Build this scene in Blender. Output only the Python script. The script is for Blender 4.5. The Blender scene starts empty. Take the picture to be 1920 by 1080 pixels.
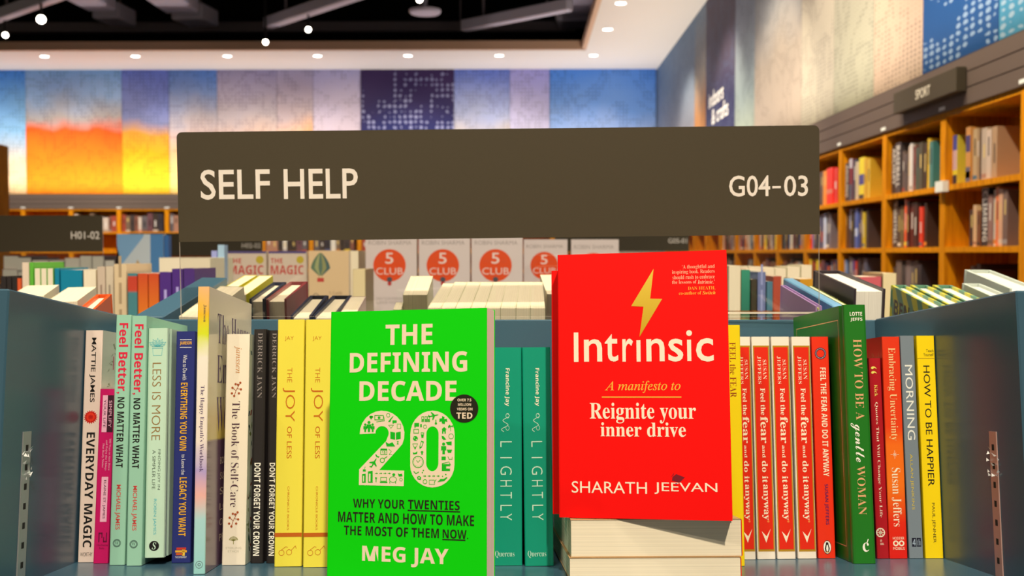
import bpy, math, random
from mathutils import Vector, Matrix

# ------------------------------------------------------------------ camera, world, light, exposure
SC = bpy.context.scene
COL = SC.collection
F = 2000.0                                   # focal length in pixels of the 1920 px frame
CAM = Vector((0.0, 0.0, 1.45))
cam_data = bpy.data.cameras.new('camera')
cam_data.sensor_width = 36.0
cam_data.lens = 36.0 * F / 1920.0
cam_data.clip_start, cam_data.clip_end = 0.05, 80.0
cam_data.dof.use_dof = True
cam_data.dof.focus_distance = 0.88
cam_data.dof.aperture_fstop = 12.0
camera = bpy.data.objects.new('camera', cam_data)
COL.objects.link(camera)
camera.location = CAM
camera.rotation_euler = (math.radians(90) - math.atan(65 / 2000), 0.0, math.atan(20 / 2000))
SC.camera = camera
RC = camera.rotation_euler.to_matrix()

WARM = (1.0, 0.835, 0.575)
WHITE = (1.0, 0.93, 0.88)
world = bpy.data.worlds.new('shop_ambient')
SC.world = world
world.use_nodes = True
bg = world.node_tree.nodes['Background']
bg.inputs[0].default_value = (1.0, 0.80, 0.52, 1)
bg.inputs[1].default_value = 0.16

SC.view_settings.view_transform = 'Standard'
SC.view_settings.look = 'None'
SC.view_settings.gamma = 1.0
SC.view_settings.use_curve_mapping = False
SC.view_settings.exposure = 0.0


def spot(name, loc, target, energy, color=WARM, angle=80, radius=0.05, blend=0.6):
    d = bpy.data.lights.new(name, 'SPOT')
    d.energy, d.color, d.spot_size, d.spot_blend, d.shadow_soft_size = energy, color, math.radians(angle), blend, radius
    o = bpy.data.objects.new(name, d)
    COL.objects.link(o)
    o.location = loc
    o.rotation_euler = (Vector(target) - Vector(loc)).to_track_quat('-Z', 'Y').to_euler()
    return o


# ceiling track spots over the aisle the camera stands in
spot('track_lamp_key', (0.42, -1.5, 4.2), (0.05, 0.95, 1.25), 570, angle=60, radius=0.06)
spot('track_lamp_fill', (-1.1, -1.6, 4.2), (-0.1, 0.95, 1.25), 110, angle=60, radius=0.06)
spot('track_lamp_top', (-0.2, 0.55, 4.3), (0.0, 1.0, 1.2), 120, angle=70, radius=0.06)
# spots over the tables behind
for i, (x, y, tx, ty) in enumerate([(-1.6, 0.4, -1.0, 2.2), (0.2, 0.8, -0.1, 2.6), (1.0, 1.2, 0.7, 2.3),
                                    (-2.6, 2.2, -2.0, 4.6), (0.2, 3.0, 0.0, 5.4), (-5.0, 5.0, -4.2, 8.2)]):
    spot('track_lamp_table', (x, y, 4.3), (tx, ty, 1.3), 105, angle=75)
# spots washing the wooden bookcases
for y in (2.6, 4.2, 5.8, 7.4, 9.2, 11.5, 14.0):
    spot('track_lamp_bookcase', (0.85, y - 0.5, 4.35), (2.3, y, 1.6), 330, angle=80)
for x in (-8.5, -6.5, -4.6, -2.7, -0.8):
    spot('track_lamp_rear_bookcase', (x, 13.6, 4.35), (x, 17.2, 1.7), 330, angle=75)
DOWN_REAR = [((px - 980) / 2000 * 16.0, 16.0) for px in (-85, 85, 256, 428, 597, 766, 936, 1112)]
DOWN_SIDE = [(1.12, y) for y in (4.9, 6.4, 7.9, 9.5, 11.1, 12.7, 14.3)]
for (x, y) in DOWN_REAR:
    spot('downlight_lamp', (x, y, 4.36), (x, y + 0.55, 2.4), 90, color=WHITE, angle=110, radius=0.05, blend=0.8)
for (x, y) in DOWN_SIDE:
    spot('downlight_lamp', (x, y, 4.36), (x + 0.5, y, 2.4), 70, color=(1.0, 0.82, 0.60), angle=110, radius=0.05, blend=0.8)


def strip(name, loc, rot, length, width, energy, color=(1.0, 0.90, 0.85)):
    d = bpy.data.lights.new(name, 'AREA')
    d.shape, d.size, d.size_y, d.energy, d.color = 'RECTANGLE', length, width, energy, color
    o = bpy.data.objects.new(name, d)
    COL.objects.link(o)
    o.location, o.rotation_euler = loc, rot


# light strips lying on top of the bookcases, washing the printed panels and the white soffit
strip('cove_strip_rear', (-5.0, 16.9, 2.43), (math.radians(180), 0, 0), 14.0, 0.05, 95)
strip('cove_strip_side', (1.75, 9.9, 2.43), (math.radians(180), 0, math.radians(90)), 14.0, 0.05, 125, (1.0, 0.86, 0.70))


# ------------------------------------------------------------------ pixel helpers (a pixel becomes a point at a real distance)
def ray(px, py):
    return RC @ Vector(((px - 960) / F, (540 - py) / F, -1.0))


def P(px, py, Y):
    d = ray(px, py)
    return CAM + d * (Y / d.y)


BAY = Matrix(((0.999158, -0.040936, -0.002887, -0.37963), (0.040948, 0.98984, 0.136162, 0.75547),
              (-0.002717, -0.136166, 0.990682, 1.2041), (0, 0, 0, 1)))
BAY_W, BAY_D, BAY_H, SPINE = 0.757, 0.292, 0.2217, 0.1466


def hit(M, px, py, axis, value):
    """Where the sight line through a pixel meets the plane local[axis] = value of the frame M (local coordinates)."""
    inv = M.inverted()
    o = inv @ CAM
    d = inv.to_3x3() @ ray(px, py)
    return o + d * ((value - o[axis]) / d[axis])


# ------------------------------------------------------------------ materials
def lin(c):
    return tuple(((v / 255) / 12.92 if v <= 10 else ((v / 255 + 0.055) / 1.055) ** 2.4) for v in c)


def albedo(c, tint=(1.0, 0.86, 0.62), k=0.98):
    l = lin(c)
    return tuple(min(0.9, max(0.004, l[i] / tint[i] / k)) for i in range(3)) + (1.0,)


MATS = {}


def mat(c, rough=0.45, spec=0.4, tint=(1.0, 0.86, 0.62), k=0.98, metal=0.0, noise=0.0):
    key = (tuple(c), rough, spec, tint, k, metal, noise)
    if key in MATS:
        return MATS[key]
    m = bpy.data.materials.new('colour')
    m.use_nodes = True
    nt = m.node_tree
    b = nt.nodes['Principled BSDF']
    a = albedo(c, tint, k)
    b.inputs['Base Color'].default_value = a
    b.inputs['Roughness'].default_value = rough
    b.inputs['Specular IOR Level'].default_value = spec
    b.inputs['Metallic'].default_value = metal
    if noise:
        tc = nt.nodes.new('ShaderNodeTexCoord')
        n = nt.nodes.new('ShaderNodeTexNoise')
        n.inputs['Scale'].default_value = 900
        nt.links.new(tc.outputs['Object'], n.inputs['Vector'])
        mx = nt.nodes.new('ShaderNodeMix')
        mx.data_type = 'RGBA'
        mx.inputs[6].default_value = tuple(v * (1 - noise) for v in a[:3]) + (1,)
        mx.inputs[7].default_value = tuple(min(1, v * (1 + noise)) for v in a[:3]) + (1,)
        nt.links.new(n.outputs['Fac'], mx.inputs[0])
        nt.links.new(mx.outputs[2], b.inputs['Base Color'])
    MATS[key] = m
    return m


def nodes_of(name):
    m = bpy.data.materials.new(name)
    m.use_nodes = True
    nt = m.node_tree
    return m, nt, nt.nodes['Principled BSDF']


def math_node(nt, op, a, b=None):
    n = nt.nodes.new('ShaderNodeMath')
    n.operation = op
    for i, v in enumerate((a, b)):
        if v is None:
            continue
        if isinstance(v, (int, float)):
            n.inputs[i].default_value = v
        else:
            nt.links.new(v, n.inputs[i])
    return n.outputs[0]


def ramp(nt, fac, stops):
    r = nt.nodes.new('ShaderNodeValToRGB')
    e = r.color_ramp.elements
    while len(e) < len(stops):
        e.new(0.5)
    for el, (p, c) in zip(e, stops):
        el.position, el.color = p, c
    nt.links.new(fac, r.inputs[0])
    return r.outputs[0]


def paper_mat(c, across=0):
    """Page edges: fine parallel lines across the thickness of the block."""
    m, nt, b = nodes_of('page_edges')
    tc = nt.nodes.new('ShaderNodeTexCoord')
    sep = nt.nodes.new('ShaderNodeSeparateXYZ')
    nt.links.new(tc.outputs['Object'], sep.inputs[0])
    mp = nt.nodes.new('ShaderNodeCombineXYZ')
    nt.links.new(math_node(nt, 'MULTIPLY', sep.outputs[0], 1400.0), mp.inputs[0])
    nt.links.new(math_node(nt, 'MULTIPLY', sep.outputs[2], 5.0), mp.inputs[2])
    n = nt.nodes.new('ShaderNodeTexNoise')
    n.inputs['Scale'].default_value = 1.0
    n.inputs['Detail'].default_value = 1.0
    nt.links.new(mp.outputs[0], n.inputs['Vector'])
    a = albedo(c)
    nt.links.new(ramp(nt, n.outputs['Fac'], [(0.30, tuple(v * 0.80 for v in a[:3]) + (1,)), (0.62, a)]), b.inputs['Base Color'])
    b.inputs['Roughness'].default_value = 0.85
    b.inputs['Specular IOR Level'].default_value = 0.15
    return m


PAPER = paper_mat((246, 218, 176))
PAPER_WHITE = paper_mat((246, 230, 196))
PAPER_TAN = paper_mat((226, 198, 142))


def gradient_mat(stops, axis=2, lo=0.0, hi=1.0, rough=0.35, wobble=0.0, scale=14.0):
    """A printed colour run along one local axis."""
    m, nt, b = nodes_of('printed_wash')
    tc = nt.nodes.new('ShaderNodeTexCoord')
    sep = nt.nodes.new('ShaderNodeSeparateXYZ')
    nt.links.new(tc.outputs['Object'], sep.inputs[0])
    f = math_node(nt, 'DIVIDE', math_node(nt, 'SUBTRACT', sep.outputs[axis], lo), hi - lo)
    if wobble:
        n = nt.nodes.new('ShaderNodeTexNoise')
        n.inputs['Scale'].default_value = scale
        nt.links.new(tc.outputs['Object'], n.inputs['Vector'])
        f = math_node(nt, 'ADD', f, math_node(nt, 'MULTIPLY', math_node(nt, 'SUBTRACT', n.outputs['Fac'], 0.5), wobble))
    nt.links.new(ramp(nt, f, [(p, albedo(c)) for p, c in stops]), b.inputs['Base Color'])
    b.inputs['Roughness'].default_value = rough
    return m


def wood_mat():
    m, nt, b = nodes_of('oak_veneer')
    tc = nt.nodes.new('ShaderNodeTexCoord')
    mp = nt.nodes.new('ShaderNodeMapping')
    mp.inputs['Scale'].default_value = (18, 18, 1.6)
    nt.links.new(tc.outputs['Object'], mp.inputs[0])
    n = nt.nodes.new('ShaderNodeTexNoise')
    n.inputs['Scale'].default_value = 3.0
    n.inputs['Detail'].default_value = 5.0
    nt.links.new(mp.outputs[0], n.inputs['Vector'])
    nt.links.new(ramp(nt, n.outputs['Fac'], [(0.3, albedo((182, 104, 6))), (0.7, albedo((222, 138, 10)))]), b.inputs['Base Color'])
    b.inputs['Roughness'].default_value = 0.6
    b.inputs['Specular IOR Level'].default_value = 0.08
    return m


def art_mat(stops, dot, seed, dark=True, thr=0.52, hi=2.0, smoke=0.25, pitch=(0.045, 0.045), streak=0.0, k=1.05, T=(1.0, 0.93, 0.88)):
    """Perforated art panel: a printed vertical run of colour, cloudy, with a grid of punched dots gathered in drifts."""
    m, nt, b = nodes_of('art_panel_print')
    tc = nt.nodes.new('ShaderNodeTexCoord')
    sep = nt.nodes.new('ShaderNodeSeparateXYZ')
    nt.links.new(tc.outputs['Object'], sep.inputs[0])
    off = nt.nodes.new('ShaderNodeVectorMath')
    off.operation = 'ADD'
    off.inputs[1].default_value = (seed * 7.3, seed * 1.7, seed * 3.1)
    nt.links.new(tc.outputs['Object'], off.inputs[0])
    n = nt.nodes.new('ShaderNodeTexNoise')
    n.inputs['Scale'].default_value = 1.3
    n.inputs['Detail'].default_value = 3.0
    nt.links.new(off.outputs[0], n.inputs['Vector'])
    f = math_node(nt, 'DIVIDE', sep.outputs[2], hi)
    f = math_node(nt, 'ADD', f, math_node(nt, 'MULTIPLY', math_node(nt, 'SUBTRACT', n.outputs['Fac'], 0.5), smoke))
    if streak:
        s = nt.nodes.new('ShaderNodeTexNoise')
        mp = nt.nodes.new('ShaderNodeMapping')
        mp.inputs['Scale'].default_value = (9, 9, 0.1)
        nt.links.new(off.outputs[0], mp.inputs[0])
        nt.links.new(mp.outputs[0], s.inputs['Vector'])
        s.inputs['Scale'].default_value = 1.0
        f = math_node(nt, 'ADD', f, math_node(nt, 'MULTIPLY', math_node(nt, 'SUBTRACT', s.outputs['Fac'], 0.5), streak))
    base = ramp(nt, f, [(p, albedo(c, T, k)) for p, c in stops])
    fx = math_node(nt, 'SUBTRACT', math_node(nt, 'FRACT', math_node(nt, 'DIVIDE', sep.outputs[0], pitch[0])), 0.5)
    fz = math_node(nt, 'SUBTRACT', math_node(nt, 'FRACT', math_node(nt, 'DIVIDE', sep.outputs[2], pitch[1])), 0.5)
    r2 = math_node(nt, 'ADD', math_node(nt, 'MULTIPLY', fx, fx), math_node(nt, 'MULTIPLY', fz, fz))
    n2 = nt.nodes.new('ShaderNodeTexNoise')
    n2.inputs['Scale'].default_value = 2.4
    n2.inputs['Detail'].default_value = 2.0
    n2.inputs['Distortion'].default_value = 1.5
    nt.links.new(off.outputs[0], n2.inputs['Vector'])
    band = math_node(nt, 'ABSOLUTE', math_node(nt, 'SUBTRACT', n2.outputs['Fac'], thr))
    size = math_node(nt, 'MAXIMUM', math_node(nt, 'SUBTRACT', 0.14, math_node(nt, 'MULTIPLY', band, 1.7)), 0.012 if dark else 0.0)
    d = math_node(nt, 'LESS_THAN', r2, size)
    mx = nt.nodes.new('ShaderNodeMix')
    mx.data_type = 'RGBA'
    nt.links.new(math_node(nt, 'MULTIPLY', d, 0.62 if dark else 0.85), mx.inputs[0])
    nt.links.new(base, mx.inputs[6])
    if dark:                                              # punched holes: the same print, darker
        dk = nt.nodes.new('ShaderNodeMix')
        dk.data_type, dk.blend_type = 'RGBA', 'MULTIPLY'
        dk.inputs[0].default_value = 1.0
        nt.links.new(base, dk.inputs[6])
        dk.inputs[7].default_value = (.36, .36, .40, 1)
        nt.links.new(dk.outputs[2], mx.inputs[7])
    else:
        mx.inputs[7].default_value = albedo(dot, T, k)
    nt.links.new(mx.outputs[2], b.inputs['Base Color'])
    b.inputs['Roughness'].default_value = 0.6
    b.inputs['Specular IOR Level'].default_value = 0.2
    return m


def emit_mat(c, strength):
    m, nt, b = nodes_of('lamp_lens')
    b.inputs['Base Color'].default_value = (0.8, 0.8, 0.8, 1)
    b.inputs['Emission Color'].default_value = c + (1,)
    b.inputs['Emission Strength'].default_value = strength
    return m


def acrylic_mat():
    m = bpy.data.materials.new('clear_acrylic')
    m.use_nodes = True
    nt = m.node_tree
    nt.nodes.clear()
    out = nt.nodes.new('ShaderNodeOutputMaterial')
    mix = nt.nodes.new('ShaderNodeMixShader')
    tr = nt.nodes.new('ShaderNodeBsdfTransparent')
    tr.inputs[0].default_value = (0.965, 0.965, 0.95, 1)
    gl = nt.nodes.new('ShaderNodeBsdfGlossy')
    gl.inputs['Roughness'].default_value = 0.03
    lw = nt.nodes.new('ShaderNodeLayerWeight')
    lw.inputs[0].default_value = 0.5
    f = math_node(nt, 'ADD', math_node(nt, 'MULTIPLY', math_node(nt, 'POWER', lw.outputs['Facing'], 5.0), 0.9), 0.035)
    nt.links.new(f, mix.inputs[0])
    nt.links.new(tr.outputs[0], mix.inputs[1])
    nt.links.new(gl.outputs[0], mix.inputs[2])
    nt.links.new(mix.outputs[0], out.inputs[0])
    return m


def frost_mat():
    m = bpy.data.materials.new('polished_acrylic_edge')
    m.use_nodes = True
    nt = m.node_tree
    b = nt.nodes['Principled BSDF']
    b.inputs['Base Color'].default_value = (0.8, 0.76, 0.72, 1)
    b.inputs['Roughness'].default_value = 0.3
    b.inputs['Alpha'].default_value = 0.6
    return m


# ------------------------------------------------------------------ mesh builder
class MB:
    def __init__(self):
        self.v, self.f, self.fm, self.mats = [], [], [], []

    def mi(self, m):
        if m not in self.mats:
            self.mats.append(m)
        return self.mats.index(m)

    def poly(self, pts, m):
        b = len(self.v)
        self.v.extend(tuple(p) for p in pts)
        self.f.append(tuple(range(b, b + len(pts))))
        self.fm.append(self.mi(m))

    def raw(self, vs, fs, m):
        b, k = len(self.v), self.mi(m)
        self.v.extend(tuple(p) for p in vs)
        for f in fs:
            self.f.append(tuple(b + i for i in f))
            self.fm.append(k)

    def box(self, lo, hi, m, M=None, bev=0.0):
        if bev:
            return self.bevbox(lo, hi, m, M, bev)
        c = [Vector((x, y, z)) for x in (lo[0], hi[0]) for y in (lo[1], hi[1]) for z in (lo[2], hi[2])]
        if M is not None:
            c = [M @ p for p in c]
        self.raw(c, [(0, 1, 3, 2), (4, 6, 7, 5), (0, 4, 5, 1), (2, 3, 7, 6), (0, 2, 6, 4), (1, 5, 7, 3)], m)

    def bevbox(self, lo, hi, m, M, b):
        """A box with all edges chamfered."""
        vs, idx = [], {}
        for sx in (0, 1):
            for sy in (0, 1):
                for sz in (0, 1):
                    s = (sx, sy, sz)
                    for ax in range(3):
                        p = []
                        for i in range(3):
                            e = hi[i] if s[i] else lo[i]
                            p.append(e if i == ax else (e - b if s[i] else e + b))
                        idx[(s, ax)] = len(vs)
                        vs.append(Vector(p))
        if M is not None:
            vs = [M @ p for p in vs]
        fs = []
        for ax in range(3):
            o = [i for i in range(3) if i != ax]
            for side in (0, 1):
                q = []
                for (a, c) in ((0, 0), (1, 0), (1, 1), (0, 1)):
                    s = [0, 0, 0]
                    s[ax], s[o[0]], s[o[1]] = side, a, c
                    q.append(idx[(tuple(s), ax)])
                fs.append(tuple(q) if (side == 1) == (ax != 1) else tuple(reversed(q)))
            for a in (0, 1):
                for c in (0, 1):
                    q = []
                    for (k, t) in ((0, 0), (0, 1), (1, 1), (1, 0)):
                        s = [0, 0, 0]
                        s[ax], s[o[0]], s[o[1]] = k, a, c
                        q.append(idx[(tuple(s), o[t])])
                    fs.append(tuple(q))
        for sx in (0, 1):
            for sy in (0, 1):
                for sz in (0, 1):
                    s = (sx, sy, sz)
                    fs.append(tuple(idx[(s, a)] for a in range(3)))
        self.raw(vs, fs, m)

    def prism(self, pts, y0, y1, m, M=None, edge=None):
        """An outline in x, z given depth along y."""
        n = len(pts)
        a = [Vector((p[0], y0, p[1])) for p in pts]
        b = [Vector((p[0], y1, p[1])) for p in pts]
        if M is not None:
            a, b = [M @ p for p in a], [M @ p for p in b]
        self.poly(a, m)
        self.poly(list(reversed(b)), m)
        for i in range(n):
            j = (i + 1) % n
            self.poly([a[i], b[i], b[j], a[j]], edge or m)

    def lathe(self, prof, m, M, n=20):
        vs, fs = [], []
        for (r, z) in prof:
            for i in range(n):
                t = 2 * math.pi * i / n
                vs.append(M @ Vector((r * math.cos(t), r * math.sin(t), z)))
        for k in range(len(prof) - 1):
            for i in range(n):
                j = (i + 1) % n
                fs.append((k * n + i, k * n + j, (k + 1) * n + j, (k + 1) * n + i))
        self.raw(vs, fs, m)

    def disc(self, r, z, m, M, n=20):
        self.poly([M @ Vector((r * math.cos(2 * math.pi * i / n), r * math.sin(2 * math.pi * i / n), z)) for i in range(n)], m)

    def build(self, name, parent=None, M=None):
        me = bpy.data.meshes.new(name)
        me.from_pydata(self.v, [], self.f)
        for m in self.mats:
            me.materials.append(m)
        me.polygons.foreach_set('material_index', self.fm)
        me.update()
        o = bpy.data.objects.new(name, me)
        COL.objects.link(o)
        if parent is not None:
            o.parent = parent
        if M is not None:
            o.matrix_world = M
        return o


def tag(o, label=None, cat=None, group=None, kind=None):
    for k, v in (('label', label), ('category', cat), ('group', group), ('kind', kind)):
        if v:
            o[k] = v
    return o


def thing(name, M, label, cat, group=None):
    o = bpy.data.objects.new(name, None)
    o.empty_display_size = 0.02
    COL.objects.link(o)
    o.matrix_world = M
    return tag(o, label, cat, group)


def frame(o, x, y, z):
    """A 4x4 frame from an origin and three axis directions."""
    x, y, z = Vector(x), Vector(y), Vector(z)
    return Matrix(((x.x, y.x, z.x, o[0]), (x.y, y.y, z.y, o[1]), (x.z, y.z, z.z, o[2]), (0, 0, 0, 1)))


# ------------------------------------------------------------------ lettering
UNI = {'bold': (0x1d5d4, 0x1d5ee, 0x1d7ec), 'serif': (0x1d400, 0x1d41a, 0x1d7ce), 'ital': (0x1d434, 0x1d44e, None),
       'script': (0x1d4d0, 0x1d4ea, None), 'bital': (0x1d468, 0x1d482, None)}
STYLE = {'sans': (None, 0.0), 'thin': (None, -0.010), 'medium': (None, 0.010), 'bold': ('bold', 0.0), 'black': ('bold', 0.005),
         'serif': ('serif', -0.012), 'serifbold': ('serif', 0.0), 'ital': ('ital', 0.004), 'script': ('script', 0.0), 'bital': ('bital', 0.0)}
TEXT = {}


def text_geo(s, style):
    key = (s, style)
    if key in TEXT:
        return TEXT[key]
    uni, off = STYLE[style]
    body = ''
    for c in s:
        if uni and 'A' <= c <= 'Z':
            body += chr(UNI[uni][0] + ord(c) - 65)
        elif uni and 'a' <= c <= 'z':
            body += chr(0x210e) if (uni == 'ital' and c == 'h') else chr(UNI[uni][1] + ord(c) - 97)
        elif uni and c.isdigit() and UNI[uni][2]:
            body += chr(UNI[uni][2] + ord(c) - 48)
        else:
            body += c
    cu = bpy.data.curves.new('lettering', 'FONT')
    cu.body = body
    cu.offset = off
    cu.resolution_u = 3
    o = bpy.data.objects.new('lettering', cu)
    COL.objects.link(o)
    bpy.context.view_layer.update()
    me = bpy.data.meshes.new_from_object(o.evaluated_get(bpy.context.evaluated_depsgraph_get()))
    vs = [(v.co.x, v.co.y) for v in me.vertices]
    fs = [tuple(p.vertices) for p in me.polygons]
    bpy.data.objects.remove(o)
    bpy.data.curves.remove(cu)
    bpy.data.meshes.remove(me)
    xs, ys = [v[0] for v in vs] or [0, 1], [v[1] for v in vs] or [0, 1]
    TEXT[key] = (vs, fs, (min(xs), max(xs), min(ys), max(ys)))
    return TEXT[key]


class Ink:
    """Prints lettering and marks onto a flat face of a mesh; fn(x, y, lift) turns face coordinates into local ones."""

    def __init__(self, mb, fn):
        self.mb, self.fn = mb, fn

    def text(self, s, x0, x1, y0, y1, m, style='sans', lift=1, keep=False):
        vs, fs, (a, b, c, d) = text_geo(s, style)
        w, h = max(b - a, 1e-6), max(d - c, 1e-6)
        sx, sy = (x1 - x0) / w, (y1 - y0) / h
        self.mb.raw([self.fn(x0 + (v[0] - a) * sx, y0 + (v[1] - c) * sy, lift) for v in vs], fs, m)

    def poly(self, pts, m, lift=1):
        self.mb.poly([self.fn(x, y, lift) for x, y in pts], m)

    def rect(self, x0, x1, y0, y1, m, lift=1):
        self.poly([(x0, y0), (x1, y0), (x1, y1), (x0, y1)], m, lift)

    def disc(self, x, y, rx, ry, m, lift=1, n=28):
        self.poly([(x + rx * math.cos(2 * math.pi * i / n), y + ry * math.sin(2 * math.pi * i / n)) for i in range(n)], m, lift)

    def ring(self, x, y, r0, r1, m, lift=1, n=28, k=1.0):
        for i in range(n):
            a, b = 2 * math.pi * i / n, 2 * math.pi * (i + 1) / n
            self.poly([(x + r0 * math.cos(a), y + k * r0 * math.sin(a)), (x + r1 * math.cos(a), y + k * r1 * math.sin(a)),
                       (x + r1 * math.cos(b), y + k * r1 * math.sin(b)), (x + r0 * math.cos(b), y + k * r0 * math.sin(b))], m, lift)

    def stroke(self, pts, w, m, lift=1):
        for (x0, y0), (x1, y1) in zip(pts, pts[1:]):
            dx, dy = x1 - x0, y1 - y0
            l = math.hypot(dx, dy) or 1
            nx, ny = -dy / l * w / 2, dx / l * w / 2
            ex, ey = dx / l * w * 0.3, dy / l * w * 0.3
            self.poly([(x0 + nx - ex, y0 + ny - ey), (x0 - nx - ex, y0 - ny - ey), (x1 - nx + ex, y1 - ny + ey), (x1 + nx + ex, y1 + ny + ey)], m, lift)

    def frame(self, x0, x1, y0, y1, w, m, lift=1):
        self.rect(x0, x1, y0, y0 + w, m, lift)
        self.rect(x0, x1, y1 - w, y1, m, lift)
        self.rect(x0, x0 + w, y0, y1, m, lift)
        self.rect(x1 - w, x1, y0, y1, m, lift)


E = 0.00010


# ------------------------------------------------------------------ books: local x = thickness, y = spine to fore-edge, z = up the spine
class Book:
    def __init__(self, M, t, h, d, cover, hard=False, paper=None, spine=None, inner=None):
        self.M, self.t, self.h, self.d, self.hard = M, t, h, d, hard
        self.paper = paper or PAPER
        mb = self.mb = MB()
        if hard:
            g = min(0.0014, t * 0.12)
            c = min(0.0022, t * 0.2)
            out = [(t, d), (t, .0125), (t - g, .0095), (t - g, .0075), (t, .005), (t, c), (t - c * .3, c * .3), (t - c, 0), (c, 0), (c * .3, c * .3), (0, c), (0, .005),
                   (g, .0075), (g, .0095), (0, .0125), (0, d)]
            th = min(0.0026, t * 0.2)
        else:
            c = min(0.0011, t * 0.2)
            out = [(t, d), (t, c), (t - c * .3, c * .3), (t - c, 0), (c, 0), (c * .3, c * .3), (0, c), (0, d)]
            th = min(0.0005, t * 0.1)
        self.th = th
        inn = [(min(max(u, th), t - th), max(v, th)) for u, v in out]
        if hard:
            inn = [(min(max(u, th + g), t - th - g), v) if 0.003 < v < 0.0127 else (u, v) for u, v in inn]
        n = len(out)
        for i in range(n - 1):
            (u0, v0), (u1, v1), (a0, b0), (a1, b1) = out[i], out[i + 1], inn[i], inn[i + 1]
            m = spine if (spine is not None and max(v0, v1) <= 0.0045) else cover
            mb.poly([(u0, v0, 0), (u0, v0, h), (u1, v1, h), (u1, v1, 0)], m)
            mb.poly([(a0, b0, 0), (a1, b1, 0), (a1, b1, h), (a0, b0, h)], inner or cover)
            mb.poly([(u0, v0, h), (a0, b0, h), (a1, b1, h), (u1, v1, h)], m)
            mb.poly([(u0, v0, 0), (u1, v1, 0), (a1, b1, 0), (a0, b0, 0)], m)
        for k in (0, n - 1):
            (u, v), (a, b) = out[k], inn[k]
            mb.poly([(u, v, 0), (a, b, 0), (a, b, h), (u, v, h)], cover)
        # faces for printing
        self.spine = Ink(mb, lambda x, y, l=1: (y, -E * l, h - x))            # reading down the spine; x from the top, y from the left edge
        self.spineh = Ink(mb, lambda x, y, l=1: (x, -E * l, y))               # reading across the spine; y from the bottom
        self.front = Ink(mb, lambda x, y, l=1: (t + E * l, x, y))             # front cover; x from the spine
        self.back = Ink(mb, lambda x, y, l=1: (-E * l, d - x, y))             # back cover; x from the fore-edge

    def finish(self, name, label, cat='book', group=None, merged=False, ribbon=None):
        t, h, d, th = self.t, self.h, self.d, self.th
        ins = min(0.0035, h * 0.03) if self.hard else 0.0005
        pg = self.mb if merged else MB()
        lo, hi = (th + 0.00005, th * 1.5 + (0.004 if self.hard else 0), ins), (t - th - 0.00005, d - ins, h - ins)
        pg.box(lo, hi, self.paper)
        if merged:
            o = self.mb.build(name, None, self.M)
            return tag(o, label, cat, group)
        r = thing(name, self.M, label, cat, group)
        self.mb.build('cover', r)
        pg.build('page_block', r)
        if ribbon is not None:
            rb = MB()
            rb.box((t * .45, d - ins - .004, h - ins), (t * .62, d - ins + .004, h - ins + .0012), ribbon)
            rb.build('ribbon_marker', r)
        self.root = r
        return r


# ------------------------------------------------------------------ the room
hz = 1.45
WALLX, WALLY, SOFZ = 2.15, 17.2, 4.40
concrete = mat((120, 112, 104), rough=0.8)
white_paint = mat((232, 222, 214), rough=0.7, tint=(1, .93, .88))
tan_paint = mat((214, 168, 122), rough=0.7)
black_paint = mat((12, 9, 8), rough=0.9, spec=0.1)
grey_band = mat((92, 74, 60), rough=0.55)


def struct(name, mb):
    o = mb.build(name)
    o['kind'] = 'structure'
    return o


b = MB(); b.box((-14, -3, -0.1), (3.2, 18.2, 0), concrete); struct('floor', b)
b = MB(); b.box((-14, -3, 6.0), (3.2, 18.2, 6.1), black_paint); struct('ceiling', b)
b = MB(); b.box((-14, WALLY + .42, 0), (WALLX + .6, WALLY + .55, SOFZ + .05), white_paint); b.box((-14, WALLY + .42, SOFZ + .09), (WALLX + .6, WALLY + .55, 6.0), black_paint); struct('wall_back', b)
b = MB(); b.box((WALLX + .42, -1.0, 0), (WALLX + .55, WALLY + .42, SOFZ + .05), white_paint); b.box((WALLX + .42, -1.0, SOFZ + .09), (WALLX + .55, WALLY + .42, 6.0), black_paint); struct('wall_right', b)
# white soffit round the dark open ceiling
b = MB(); b.box((-14, 15.62, SOFZ), (WALLX + .42, WALLY + .42, SOFZ + .09), white_paint); struct('ceiling_soffit_back', b)
b = MB(); b.box((0.92, -1.0, SOFZ), (WALLX + .42, 15.62, SOFZ + .09), white_paint); struct('ceiling_soffit_right', b)
b = MB(); b.box((-14, 15.56, SOFZ + .002), (0.92, 15.62, SOFZ + .13), tan_paint); struct('trim_1', b)
b = MB(); b.box((0.86, -1.0, SOFZ + .002), (0.92, 15.62, SOFZ + .13), tan_paint); struct('trim_2', b)

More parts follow.
